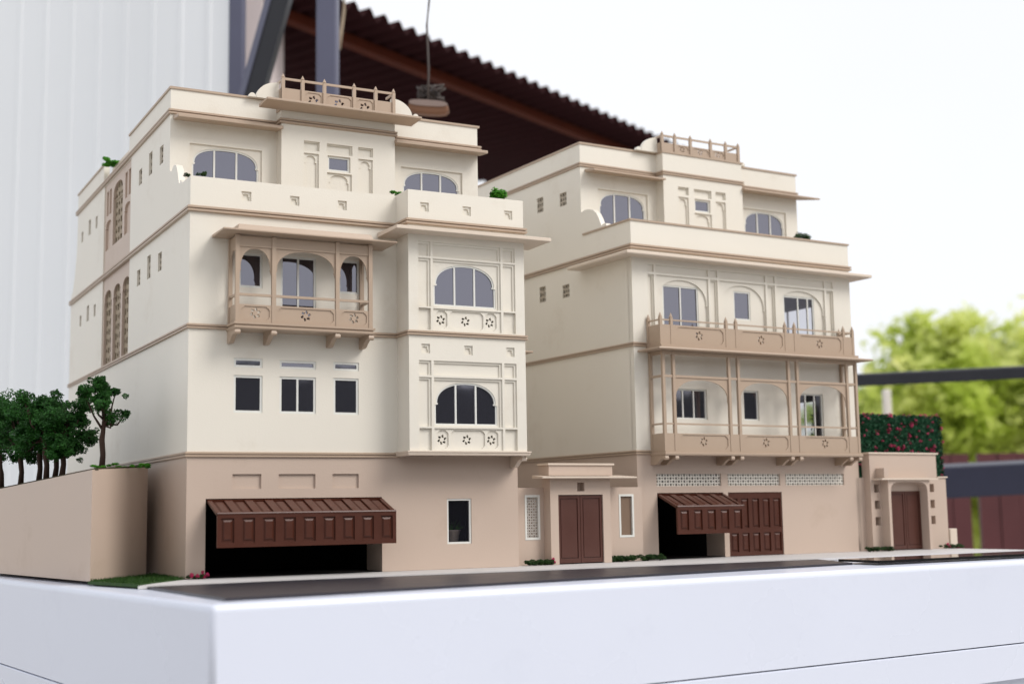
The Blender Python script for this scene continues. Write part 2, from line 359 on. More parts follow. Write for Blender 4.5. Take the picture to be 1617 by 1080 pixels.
def roof_rail(root, xs, y, zb, zp, zrail, zpost, xl, xr, ret=.6):
    """roof railing: pierced parapet panels between pointed posts with a top rail"""
    rl = MB(); rl.box(xl, xr, y+.02, y+.10, zb, zp)
    hol = []
    base = MB()
    holes = []
    for i in (1, 2, 3): holes += rosette((xs[i]+xs[i+1])/2, (zb+zp)/2, min(.17, (zp-zb)*.36))
    carts = [cart(xs[i]+.1, xs[i+1]-.1, zb+.06, zp-.05, .05) for i in (1, 2, 3)]
    base.front(y, rect(xl, xr, zb, zp), carts, .025); base.front(y+.023, rect(xl, xr, zb, zp), holes, .05)
    base.box(xl, xl+.08, y+.075, y+ret, zb, zp); base.box(xr-.08, xr, y+.075, y+ret, zb, zp)
    p = base.build('parapet', TRIM, root)
    for x_ in xs:
        q = MB(); q.box(x_-.05, x_+.05, y-.045, y+.055, zb-.01, zpost-.13); q.lathe(x_, y+.005, [(.05, zpost-.13), (.065, zpost-.1), (.045, zpost-.06), (.02, zpost-.01), (.005, zpost+.02)], 8)
        q.build('post', TRIM, p)
    MB().box(xs[0], xs[-1], y-.02, y+.03, zrail-.035, zrail+.035).build('rail', TRIM, p)
    MB().box(xs[0]-.02, xs[0]+.03, y+.03, y+ret, zrail-.035, zrail+.035).build('rail', TRIM, p)
    MB().box(xs[-1]-.03, xs[-1]+.02, y+.03, y+ret, zrail-.035, zrail+.035).build('rail', TRIM, p)
    return p
def scroll_plate(root, x0, x1, y, z0, z1, sgn, t=.16):
    """rounded shoulder beside the roof railing, with a small knob at its foot"""
    pr = []
    W = x1-x0; H = z1-z0
    for i in range(11): a = math.pi/2*i/10; pr.append((x0+W*(1-math.cos(a)), z0+H*math.sin(a)))
    pr.append((x1, z0)); pr = [(x, z) for x, z in pr]
    if sgn < 0: pr = [(x0+x1-x, z) for x, z in pr][::-1]
    b = MB(); b.front(y, pr, (), t)
    kx = x0-.13 if sgn > 0 else x1+.13
    b.front(y, [(kx+.11*math.cos(math.pi*i/8), z0+.13*math.sin(math.pi*i/8)) for i in range(9)], (), t)
    return b.build('scroll_shoulder', CREAM, root)

# ------------------------------------------------------------------ house A (left)
A = empty('townhouse')
tag(A, 'large cream and taupe townhouse model with a boxed balcony and a wide raised garage door', 'model house')
XR = 10.33; XB0, XB1, YB = 6.3, 10.2, -.9
Z3, Z2, Z1, ZP, ZR, ZT = 3.38, 6.95, 10.27, 11.28, 13.74, 14.55
# ground storey
b = MB(); gx0, gx1, gz = .54, 5.79, 2.17
outl = [(0, 0), (gx0, 0), (gx0, gz), (gx1, gz), (gx1, 0), (XR, 0), (XR, Z3), (0, Z3)]
gw = rect(7.9, 8.72, .74, 2.10)
b.front(0, outl, [rect(1.29, 2.12, 2.44, 2.85), rect(2.63, 3.73, 2.44, 2.85), rect(4.25, 5.06, 2.44, 2.85), gw], .07)
b.front(.068, outl, [gw], .16)
b.box(0, .2, .23, 19, 0, Z3); b.box(XR-.2, XR, .23, 19, 0, Z3); b.box(.2, XR-.2, 18.8, 19, 0, Z3)
b.build('ground_wall', TAUPE, A)
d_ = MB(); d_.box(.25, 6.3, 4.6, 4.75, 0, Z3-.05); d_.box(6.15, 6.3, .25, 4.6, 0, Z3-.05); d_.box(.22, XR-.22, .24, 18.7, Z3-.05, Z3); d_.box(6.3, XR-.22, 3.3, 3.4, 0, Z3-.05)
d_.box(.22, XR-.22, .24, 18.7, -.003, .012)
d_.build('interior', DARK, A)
window(A, 7.9, 8.72, .74, 2.10, 0, (), None, fw_=.06, glass=GLASST)
# upper storeys front
b = MB(); ops = []; W3 = [(1.3, 2.14, (), 5.87, 6.13), (2.645, 3.74, (), 5.87, 6.11), (4.28, 5.075, (), 5.87, 6.12)]
W2 = [(1.3, 2.14, (), 4.58, 5.64), (2.645, 3.74, (3.19,), 4.58, 5.64), (4.28, 5.065, (), 4.58, 5.65)]
W1 = [(1.42, 2.12, (), 8.17, 9.17), (2.66, 3.74, (3.2,), 7.2, 9.17), (4.44, 5.1, (), 8.17, 9.17)]
for w in W3+W2+W1: ops.append(rect(w[0], w[1], w[3], w[4]))
b.front(0, rect(0, XB0+.1, Z3, Z1), ops, .2)
nich = [rect(1.48, 1.77, 10.69, 10.97), rect(2.94, 3.22, 10.69, 10.97), rect(4.42, 4.70, 10.69, 10.97)]
b.front(0, rect(0, XB0+.1, Z1, ZP), nich, .06)
sub = [arch(n[0][0]+.03, n[1][0]-.05, n[0][1]+.02, n[0][1]+.12, n[2][1]-.07, .015, 10) for n in nich]
b.front(.058, rect(0, XB0+.1, Z1, ZP), sub, .05); b.front(.106, rect(0, XB0+.1, Z1, ZP), (), .1)
b.build('wall', CREAM, A)
for w in W3+W2+W1: window(A, w[0], w[1], w[3], w[4], 0, w[2], None, fw_=.065)
# left side wall with scroll, slits and the taupe lattice strip
def slit(y0_, y1_, z0_, z1_): return rect(y0_, y1_, z0_, z1_)
slits = []
for zb_ in (12.47, 9.13):
    for (a, b2, h_) in ((6.28, 6.74, .52), (4.84, 5.30, .74), (3.36, 3.83, .57), (16.6, 16.97, .42), (15.05, 15.48, .6), (13.72, 14.08, .45)): slits.append(slit(a, b2, zb_, zb_+h_))
outS = [(.2, Z3), (19, Z3), (19, 10.6), (18.7, 10.75), (18.3, 11.3), (18.0, 12.0), (17.85, 12.6), (17.85, ZT), (12.66, ZT), (12.6, ZR), (8.35, ZR), (8.3, ZT), (2.5, ZT), (2.5, 12.02), (2.3, 11.93), (2.12, 12.02), (1.95, 12.06), (1.75, 12.0), (1.6, 11.85), (1.5, 11.68), (1.42, 11.5), (1.35, 11.36), (1.25, 11.33), (1.2, 11.40), (1.08, 11.41), (1.0, ZP), (.2, ZP)]
pan = rect(7.95, 12.45, 7.05, ZR-.02)
b = MB(); b.side(0, outS, slits+[pan], .2); b.build('wall', CREAM, A)
b = MB(); la = []
for ya, yb in ((7.99, 9.20), (9.47, 10.72), (11.0, 12.3)): la.append(arch(ya, yb, 7.12, 9.35, 9.76, .04))
for ya, yb, zt_ in ((9.42, 11.05, 13.45),): la.append(arch(ya, yb, 11.28, 13.0, zt_, .04))
lb = [arch(8.12, 9.1, 11.28, 12.1, 12.35, .04), arch(11.3, 12.3, 11.28, 12.1, 12.35, .04)]
strips = [rect(8.1, 8.5, 12.55, 13.45), rect(8.7, 9.05, 12.55, 13.45), rect(11.35, 11.7, 12.55, 13.45), rect(11.85, 12.2, 12.55, 13.45)]
b.side(.04, rect(7.9, 12.5, 7.0, ZR), la+lb+strips, .08); b.side(.118, rect(7.9, 12.5, 7.0, ZR), la, .08); b.build('side_panel', TAUPE, A)
for l in la:
    b = MB(); ya, yb, z0_, z1_ = l[0][0], l[1][0], l[0][1], max(q[1] for q in l)
    lattice_cells(b, lambda a, c_, d: (.13+d, a, c_), ya+.01, yb-.01, z0_, z1_+.05, 4, int((z1_-z0_)/.3), .05)
    b.box(.11, .17, ya, yb, z0_+(z1_-z0_)*.74, z0_+(z1_-z0_)*.74+.06)
    b.build('side_lattice', JALID, A)
for q in slits:
    b = MB(); lattice_cells(b, lambda a, c_, d: (.06+d, a, c_), q[0][0]-.01, q[1][0]+.01, q[0][1]-.01, q[2][1]+.01, 2, 3, .04)
    b.build('slit_lattice', JALIV, A)
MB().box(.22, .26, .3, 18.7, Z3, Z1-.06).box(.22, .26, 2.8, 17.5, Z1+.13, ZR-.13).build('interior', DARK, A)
MB().box(.5, 2.6, 17.0, 17.2, 13.7, 14.9).build('roof_wall', CREAM, A)
MB().box(.25, 2.2, 8.5, 12.4, 13.7, 14.42).build('roof_planter', PALE, A)
# remaining shell
b = MB(); b.box(XR-.2, XR, .2, 19, Z3, Z1); b.box(XR-.2, XR, 2.7, 17.9, Z1, ZT); b.box(.2, XR-.2, 18.8, 19, Z3, Z1); b.box(.2, XR-.2, 17.6, 17.85, Z1, ZT)
b.build('wall', CREAM, A)
MB().box(.21, XR-.21, .21, 18.7, Z1-.05, Z1+.12).build('terrace_floor', PALE, A)
MB().box(.21, XR-.21, 2.75, 17.5, ZR-.12, ZR).build('roof', PALE, A)
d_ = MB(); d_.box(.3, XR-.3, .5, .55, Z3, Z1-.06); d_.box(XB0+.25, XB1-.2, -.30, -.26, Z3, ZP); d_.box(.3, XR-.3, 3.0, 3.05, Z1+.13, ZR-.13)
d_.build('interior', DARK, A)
# bay
def bayface(b):
    o = rect(XB0, XB1, 3.47, ZP)
    def cells(dz):
        X0, X1, X2, X3, X4, X5 = 6.62, 7.02, 7.10, 9.38, 9.46, 9.88
        r = [rect(X0, X1, 9.31+dz, 9.75+dz), rect(X2, X3, 9.31+dz, 9.75+dz), rect(X4, X5, 9.31+dz, 9.75+dz), rect(X0, X1, 7.79+dz, 9.25+dz), rect(X2, X3, 7.79+dz, 9.25+dz), rect(X4, X5, 7.79+dz, 9.25+dz),
             rect(X0, X1, 7.09+dz, 7.74+dz), rect(X2, X3, 7.09+dz, 7.74+dz), rect(X4, X5, 7.09+dz, 7.74+dz)]
        return r
    def ins(r, m_): return rect(r[0][0]+.004, r[1][0]-m_, r[0][1]+.004, r[2][1]-m_)
    c1 = cells(0)+cells(-3.58)
    n1 = [rect(a, a+.28, zb, zb+.28) for zb in (10.66, 6.38) for a in (6.70, 8.11, 9.54)]
    l2 = [ins(r, .07) if i % 9 not in (6, 7, 8) else ins(r, .004) for i, r in enumerate(c1)]
    arches, cts, ros = [], [], []
    for dz in (0, -3.58):
        arches.append(arch(7.15, 9.24, 7.84+dz, 8.44+dz, 9.12+dz, .045, e=2.2))
        cts += [cart(7.2, 7.58, 7.15+dz, 7.69+dz, .06), cart(7.66, 8.79, 7.15+dz, 7.69+dz, .06), cart(8.86, 9.24, 7.15+dz, 7.69+dz, .06)]
        for cx in (7.38, 8.2, 9.02): ros += rosette(cx, 7.41+dz, .145)
    n2 = [arch(n[0][0]+.03, n[1][0]-.05, n[0][1]+.02, n[0][1]+.12, n[2][1]-.07, .015, 10) for n in n1]
    b.front(YB, o, c1+n1, .05)
    l2b = [r for i, r in enumerate(l2) if i % 9 not in (4, 7)]
    b.front(YB+.048, o, l2b+[rect(7.104, 9.31, 7.794+dz, 9.18+dz) for dz in (0, -3.58)]+cts+n2, .045)
    b.front(YB+.091, o, arches+ros, .07)
b = MB(); bayface(b)
b.box(XB0, XB0+.15, YB+.16, .0, 3.47, ZP); b.box(XB1-.15, XB1, YB+.16, .0, 3.47, ZP); b.box(XB0+.1, XB1-.1, YB+.16, -.01, 3.47, 3.6)
b.build('bay_wall', CREAM, A)
for dz in (0, -3.58): window(A, 7.15, 9.24, 7.84+dz, 9.12+dz, YB+.085, (7.86, 8.53), 8.44+dz, .045, 2.2, .05)
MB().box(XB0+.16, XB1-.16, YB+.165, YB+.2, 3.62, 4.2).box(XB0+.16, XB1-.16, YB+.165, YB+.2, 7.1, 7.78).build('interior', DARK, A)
MB().sweep([(XB0, .0), (XB0, YB), (XB1, YB), (XB1, .0)], [(-.1, 3.36), (.06, 3.36), (.075, 3.40), (.075, 3.45), (.1, 3.45), (.1, 3.49), (-.1, 3.49)]).build('bay_ledge', PALE, A)
MB().box(XB0+.02, XB1-.02, YB+.02, -.01, 3.38, 3.46).build('bay_soffit', TRIM, A)
# cornices, copings, eaves
cornice(A, [(0, 19), (0, 0), (6.36, 0)], Z3-.06, .15, .06)
cornice(A, [(0, 19), (0, 0), (XB0, 0), (XB0, YB), (XB1, YB), (XB1, .02)], Z2-.04, .14, .07)
cornice(A, [(0, 19), (0, 0), (XB0, 0), (XB0, YB), (XB1, YB), (XB1, .02), (XR, .02), (XR, 19)], Z1-.02, .17, .09)
cornice(A, [(0, 18.0), (0, 2.5), (3.33, 2.5), (3.33, 2.05), (7.13, 2.05), (7.13, 2.5), (XR+.05, 2.5), (XR+.05, 18)], ZR+.02, .16, .07)
cap(A, [(0, 8.3), (0, 2.5), (3.4, 2.5)], ZT, .07, .04); cap(A, [(7.1, 2.5), (XR+.03, 2.5), (XR+.03, 17.8)], ZT, .07, .04); cap(A, [(0, 17.85), (0, 12.66)], ZT, .07, .04)
MB().sweep([(XB0, .1), (XB0, YB), (XB1, YB), (XB1, 1)], [(-.15, ZP), (.0, ZP), (.0, ZP+.02), (-.15, ZP+.02)]).build('coping', CREAM, A)
chajja(A, 5.68, 10.86, .0, -1.5, 9.97, .12, .02, PALE)
top_storey(A, 2.5, Z1+.12, ZR, ZT, XR, 3.33, 7.13, 0, 0, 2.05, 14.2)
chajja(A, .08, 3.34, 2.5, 1.88, 13.62, .11, .09); chajja(A, 7.12, 10.42, 2.5, 1.88, 13.62, .11, .09)
chajja(A, 2.6, 7.72, 2.05, 1.2, 14.2, .08, .0)
MB().box(3.3, 7.16, 2.03, 3.2, 14.19, 14.36).build('roof_block', TRIM, A)
roof_rail(A, [3.37, 4.01, 4.73, 5.73, 6.47, 7.09], 2.05, 14.30, 14.90, 15.19, 15.34, 3.32, 7.14)
scroll_plate(A, 2.6, 3.32, 2.3, ZT+.02, 15.12, 1); scroll_plate(A, 7.14, 7.86, 2.3, ZT+.02, 15.12, -1)
# small eave and bracket on the right flank
chajja(A, XR-.05, 11.3, 1.6, .6, 6.74, .06, 0); bracket_mesh(XB1-.05, .14, YB+.1, 3.36, .34).build('bracket', PALE, A)
# jharokha balcony
J0, J1, JY = 1.1, 5.2, -.8
jb = MB(); jb.sweep([(J0+.03, 0), (J0+.03, JY), (J1-.03, JY), (J1-.03, 0)], [(-.7, 6.86), (.05, 6.86), (.07, 6.89), (.07, 6.94), (.03, 6.95), (.03, 6.98), (.08, 6.99), (.08, 7.05), (-.7, 7.05)])
jb.box(J0+.1, J1-.1, JY+.1, -.005, 6.9, 7.0); bal = jb.build('balcony', TRIM, A)
px_ = [(J0, J0+.11), (2.15, 2.27), (4.06, 4.17), (J1-.12, J1)]
for a, c_ in px_: MB().box(a, c_, JY-.005, JY+.105, 7.05, 9.53).build('post', TRIM, bal)
for a, c_ in (px_[0], px_[3]): MB().box(a, c_, -.11, -.004, 7.05, 9.53).build('post', TRIM, bal)
for i in range(3):
    a, c_ = px_[i][1], px_[i+1][0]
    MB().box(a, c_, JY+.035, JY+.1, 9.25, 9.50).box(a, c_, JY+.02, JY+.09, 9.20, 9.255).build('header', TRIM, bal)
    zs_ = 8.55 if i != 1 else 8.6
    sp = [(a, zs_-.15), (a, 9.24), (c_, 9.24), (c_, zs_-.15), (c_-.04, zs_-.02), (c_-.06, zs_), (c_-.04, zs_+.03)]
    A_ = arch(a+.04, c_-.04, zs_, zs_+.03, 9.16, 0, 20, 2.2); sp += [q for q in A_ if q[1] > zs_+.032] + [(a+.04, zs_+.03), (a+.06, zs_), (a+.04, zs_-.02)]
    MB().front(JY+.055, sp, (), .04).build('arch_screen', TRIM, bal)
    MB().box(a, c_, JY+.015, JY+.085, 7.80, 7.87).build('rail', TRIM, bal)
    b = MB(); zt_ = 7.56; b.front(JY+.015, rect(a, c_, 7.05, zt_), [cart(a+.06, c_-.06, 7.12, zt_-.05, .06)], .03); b.front(JY+.043, rect(a, c_, 7.05, zt_), rosette((a+c_)/2, 7.32, .15), .08)
    b.build('parapet_panel', TRIM, bal)
for xx in (J0+.03, J1-.09):
    MB().box(xx, xx+.06, JY+.1, -.1, 7.05, 7.56).build('parapet_panel', TRIM, bal); MB().box(xx, xx+.06, JY+.1, -.1, 7.80, 7.87).build('rail', TRIM, bal)
    MB().box(xx, xx+.06, JY+.1, -.1, 9.24, 9.5).build('header', TRIM, bal)
    sp = [(JY+.1, 8.4), (JY+.1, 9.24), (-.1, 9.24), (-.1, 8.4)] + [q for q in arch(JY+.12, -.12, 8.4, 8.6, 9.14, 0, 14) if q[1] >= 8.6]
    MB().side(xx+.005, sp, (), .04).build('arch_screen', TRIM, bal)
for xx in (J0+.06, 2.21, 4.11, J1-.06): bracket_mesh(xx, .13, JY-.02, 6.86, .34).build('bracket', TRIM, bal)
chajja(bal, .63, 5.83, 0, -1.2, 9.56, .06, .0)
rb = MB(); rb.hexa([(J0+.02, JY-.05, 9.62), (J1+.05, JY-.05, 9.62), (J1+.05, 0, 9.62), (J0+.02, 0, 9.62)], [(J0+.08, JY+.04, 9.84), (J1-.02, JY+.04, 9.84), (J1-.02, 0, 9.84), (J0+.08, 0, 9.84)])
rb.build('balcony_roof', TRIM, bal, bevel=.02)
# garage doors folded open
def garage_door(root, x0, x1, zt, n, D=1.05, zk=1.75, zb=.84, yb=.04):
    L = Vector((0, -D-yb, zk-zt)); Ln = L.length; u = L/Ln; nrm = Vector((0, u.z, -u.y)); nrm = -nrm if nrm.z < 0 else nrm
    fnS = lambda a, b_, d: (a, yb+u.y*b_-nrm.y*d, zt+u.z*b_-nrm.z*d)
    g = MB(); w = (x1-x0)/n; holes = []; hv = []
    for i in range(n):
        xa = x0+w*(i+.5)
        holes.append([(xa-w*.30, .08), (xa+w*.30, .08), (xa+w*.30, Ln-.12), (xa-w*.30, Ln-.12)])
        hv.append(rect(xa-w*.31, xa+w*.31, zb+.13, zk-.12))
    g.plate(fnS, [(x0, 0), (x1, 0), (x1, Ln), (x0, Ln)], holes, .05); g.plate(lambda a, b_, d: fnS(a, b_, d+.045), [(x0+.01, 0), (x1-.01, 0), (x1-.01, Ln), (x0+.01, Ln)], (), .04)
    g.front(-D, rect(x0, x1, zb, zk), hv, .05); g.front(-D+.045, rect(x0+.01, x1-.01, zb+.005, zk-.03), (), .05)
    g.tube([(x0, -D+.03, zk), (x1, -D+.03, zk)], .045, 8)
    gd = g.build('garage_door', DOOR2, root)
    for i in range(n):
        xa = x0+w*(i+.5); q = MB(); a0, a1, c0, c1 = xa-w*.31, xa+w*.31, zb+.13, zk-.12
        q.hexa([(a0+.035, -D+.05, c0+.035), (a1-.035, -D+.05, c0+.035), (a1-.035, -D+.05, c1-.035), (a0+.035, -D+.05, c1-.035)], [(a0+.09, -D+.012, c0+.10), (a1-.09, -D+.012, c0+.10), (a1-.09, -D+.012, c1-.10), (a0+.09, -D+.012, c1-.10)])
        q.build('panel', DOOR2, gd)
        q = MB(); bo = [(xa-w*.25, .14), (xa+w*.25, .14), (xa+w*.25, Ln-.17), (xa-w*.25, Ln-.17)]; bi = [(xa-w*.16, .2), (xa+w*.16, .2), (xa+w*.16, Ln-.23), (xa-w*.16, Ln-.23)]
        q.hexa([fnS(a, c_, .046) for a, c_ in bo], [fnS(a, c_, .012) for a, c_ in bi]); q.build('panel', DOOR2, gd)
    return gd
garage_door(A, .58, 5.80, 2.15, 9)
MB().box(5.80, 6.0, .235, 1.25, 0, 2.6).build('garage_pier', TAUPE, A); MB().box(.545, 5.785, -.02, 4.5, .013, .02).build('garage_floor', DARK, A)  # floor coloured near-black to carry the garage's shade up to the opening

# ------------------------------------------------------------------ house B (right)
OB = (15.6492, 1.1128, 0); TBR = R(3.2414)
B = empty('townhouse', OB, TBR)
tag(B, 'smaller cream and taupe townhouse model with a two-storey pillared balcony across its front', 'model house')
XL, XRB = -.18, 10.05
BZ3, BZ2, BZ1, BZP, BZR, BZT, BY = 3.52, 7.16, 10.56, 11.55, 14.1, 14.98, 3.0
b = MB(); outl = [(XL, 0), (.63, 0), (.63, 2.22), (3.5, 2.22), (3.5, 0), (3.72, 0), (3.72, 2.22), (6.21, 2.22), (6.21, 0), (XRB+.02, 0), (XRB+.02, BZ3), (XL, BZ3)]
jal = [(.62, 3.43), (3.73, 6.15), (6.42, 9.30)]
jh = [rect(a, c_, 2.45, 2.87) for a, c_ in jal]
b.front(0, outl, jh, .2); b.box(XL, XL+.2, .2, 19, 0, BZ3); b.box(XRB-.2, XRB, .2, 19, 0, BZ3); b.box(XL+.2, XRB-.2, 18.8, 19, 0, BZ3)
b.build('ground_wall', TAUPE, B)
for (a, c_), nx in zip(jal, (24, 21, 25)):
    b = MB(); lattice_cells(b, lambda p, q, d: (p, .05+d, q), a-.005, c_+.005, 2.445, 2.875, nx, 4, .03); b.build('lattice_screen', JALI, B)
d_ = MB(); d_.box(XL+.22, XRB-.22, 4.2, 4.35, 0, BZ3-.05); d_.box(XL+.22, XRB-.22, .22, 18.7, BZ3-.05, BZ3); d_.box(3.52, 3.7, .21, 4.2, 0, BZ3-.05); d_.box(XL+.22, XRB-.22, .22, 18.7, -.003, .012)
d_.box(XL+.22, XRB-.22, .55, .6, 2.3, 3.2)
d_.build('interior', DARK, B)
garage_door(B, .66, 3.53, 2.20, 5)
MB().box(3.505, 3.7, .205, 1.0, 0, 2.6).build('garage_pier', TAUPE, B); MB().box(.635, 3.495, -.02, 4.1, .013, .02).build('garage_floor', DARK, B)  # near-black floor, shade of the garage put into its colour
# closed sectional leaf of the right bay
g = MB(); n = 5; x0, x1 = 3.73, 6.20; w = (x1-x0)/n; hs = []
for i in range(n):
    xa = x0+w*(i+.5)+.02; hs += [rect(xa-w*.33, xa+w*.33, .14, .80), rect(xa-w*.33, xa+w*.33, .98, 2.0)]
g.front(.03, rect(x0, x1, .01, 2.21), hs, .05); g.front(.075, rect(x0, x1, .01, 2.21), (), .05)
gd = g.build('garage_door', DOOR2, B)
for h_ in hs:
    a0, a1, c0, c1 = h_[0][0], h_[1][0], h_[0][1], h_[2][1]
    MB().hexa([(a0+.03, .08, c0+.03), (a1-.03, .08, c0+.03), (a1-.03, .08, c1-.03), (a0+.03, .08, c1-.03)], [(a0+.08, .042, c0+.09), (a1-.08, .042, c0+.09), (a1-.08, .042, c1-.09), (a0+.08, .042, c1-.09)]).build('panel', DOOR2, gd)
# upper front with relief arches
WB2 = [(1.2, 2.77, (1.99,), 7.6, 9.42), (4.39, 5.17, (), 8.38, 9.42), (6.77, 8.28, (7.5, 7.98), 7.6, 9.42)]
WB1 = [(1.5, 2.93, (1.9, 2.38), 4.75, 5.80), (4.6, 5.3, (), 4.76, 5.82), (7.25, 8.43, (7.6, 8.05), 4.0, 5.80)]
b = MB(); o = rect(XL, XRB, BZ3, BZ1)
cw = [(.86, 3.16), (3.68, 5.83), (6.38, 8.74)]; cn = [(.50, .76), (3.26, 3.58), (5.93, 6.28), (8.84, 9.18)]
c1 = [rect(a, c_, z0, z1) for a, c_ in cw+cn for z0, z1 in ((7.45, 9.73), (9.82, 10.07))]
c2 = [arch(a+.03, c_-.03, 7.5, 8.75, 9.62, .03, e=2.2) for a, c_ in cw]+[rect(a+.004, c_-.05, 7.5, 9.68) for a, c_ in cn]
ow = [rect(q[0], q[1], q[3], q[4]) for q in WB2+WB1]; ow1 = [rect(q[0], q[1], q[3], q[4]) for q in WB1]
b.front(0, o, c1+ow1, .06); b.front(.058, o, c2+ow1, .055); b.front(.111, o, ow, .12)
b.build('wall', CREAM, B)
for i, q in enumerate(WB2): window(B, q[0], q[1], q[3], q[4], .10, q[2], None, fw_=.055, glass=GLASST if i == 2 else None)
for i, q in enumerate(WB1): window(B, q[0], q[1], q[3], q[4], .03, q[2], None, fw_=.055, glass=GLASST if i == 2 else None)
# side walls
outS = [(.2, BZ3), (19, BZ3), (19, BZT-.6), (17, BZT), (BY, BZT), (BY, 12.42), (2.75, 12.46), (2.5, 12.44), (2.25, 12.36), (2.05, 12.22), (1.9, 12.02), (1.8, 11.82), (1.74, 11.7), (1.6, 11.74), (1.45, 11.72), (1.4, BZP), (.2, BZP)]
sl = [rect(5.55, 5.98, 12.97, 13.55), rect(3.94, 4.40, 12.9, 13.4), rect(5.5, 5.94, 9.5, 10.1), rect(3.88, 4.33, 9.45, 9.93)]
b = MB(); b.side(XL, outS, sl, .2); b.build('wall', CREAM, B)
for q in sl:
    b = MB(); lattice_cells(b, lambda a, c_, d: (XL+.03+d, a, c_), q[0][0]-.01, q[1][0]+.01, q[0][1]-.01, q[2][1]+.01, 3, 3, .03); b.build('slit_lattice', JALIV, B)
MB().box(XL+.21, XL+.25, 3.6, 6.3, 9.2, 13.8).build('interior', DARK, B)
b = MB(); b.side(XRB-.2, [(.2, BZ3), (19, BZ3), (19, BZT-.4), (BY+.06, BZT-.01), (BY+.06, BZP), (.2, BZP)], [rect(1.7, 5.0, 7.5, 9.5), rect(1.9, 4.6, 4.3, 5.8)], .2)
b.box(XL+.2, XRB-.2, 18.8, 19, BZ3, BZT-.5); b.build('wall', CREAM, B)
for ya, yb, z0, z1 in ((1.7, 5.0, 7.5, 9.5), (1.9, 4.6, 4.3, 5.8)):
    f_ = MB(); f_.side(XRB-.14, rect(ya-.01, yb+.01, z0-.01, z1+.01), [rect(ya+.06, yb-.06, z0+.06, z1-.06)], .08); f_.box(XRB-.13, XRB-.07, (ya+yb)/2-.03, (ya+yb)/2+.03, z0+.03, z1-.03)
    f_.build('window', FRAME, B)
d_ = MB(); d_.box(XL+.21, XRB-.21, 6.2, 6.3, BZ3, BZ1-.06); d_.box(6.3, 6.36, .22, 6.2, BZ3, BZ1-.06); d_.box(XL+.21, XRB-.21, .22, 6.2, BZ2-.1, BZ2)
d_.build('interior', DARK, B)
MB().box(XL+.21, XRB-.21, .21, 18.7, BZ1-.05, BZ1+.12).build('terrace_floor', PALE, B)
MB().box(XL+.21, XRB-.21, BY+.2, 18.7, BZR-.12, BZR).build('roof', PALE, B)
MB().front(0, rect(XL, XRB, BZ1, BZP), (), .2).build('parapet', CREAM, B)
cap(B, [(XL, 2.9), (XL, 0), (XRB, 0), (XRB, 3)], BZP, .06, .045, .2)
cornice(B, [(XL, 19), (XL, 0), (.42, 0)], BZ3+.0, .14, .06); cornice(B, [(9.35, 0), (XRB, 0), (XRB, 4)], BZ3+.0, .14, .06)
cornice(B, [(XL, 19), (XL, 0), (XRB, 0), (XRB, 4)], BZ2+.03, .14, .06)
cornice(B, [(XL, 19), (XL, 0), (XRB, 0), (XRB, 4)], BZ1+.01, .17, .08)
ev = MB(); ev.sweep([(XL, 3.1), (XL, 0), (XRB, 0), (XRB, 3.1)], [(-.05, 10.27), (.57, 10.25), (.60, 10.28), (.60, 10.35), (.56, 10.38), (-.05, 10.48)]); ev.build('eave', PALE, B)
top_storey(B, BY, BZ1+.12, BZR, BZT, 10.35, 3.27, 7.12, .46, -.1, BY-.45, BZT+.0, XL+.2)
b = MB(); b.box(10.15, 10.35, BY+.19, 12, BZ1+.12, BZT); b.build('wall', CREAM, B)
cornice(B, [(XL, 19), (XL, BY), (3.27, BY), (3.27, BY-.45), (7.12, BY-.45), (7.12, BY), (10.36, BY), (10.36, 12)], BZR+.04, .15, .06)
cap(B, [(XL, 17), (XL, BY), (3.27, BY), (3.27, BY-.45), (7.12, BY-.45), (7.12, BY), (10.36, BY), (10.36, 12)], BZT, .07, .04)
chajja(B, XL+.2, 3.28, BY, BY-.62, 13.98, .08, .1); chajja(B, 7.10, 10.45, BY, BY-.62, 14.02, .08, .08, r=.62)
roof_rail(B, [3.27, 3.87, 4.62, 5.6, 6.35, 6.98], BY-.45, BZT+.07, 15.38, 15.64, 15.80, 3.22, 7.03)
scroll_plate(B, 2.5, 3.22, BY-.2, BZT+.05, 15.6, 1); scroll_plate(B, 7.05, 7.3, BY-.2, BZT+.05, 15.2, -1)
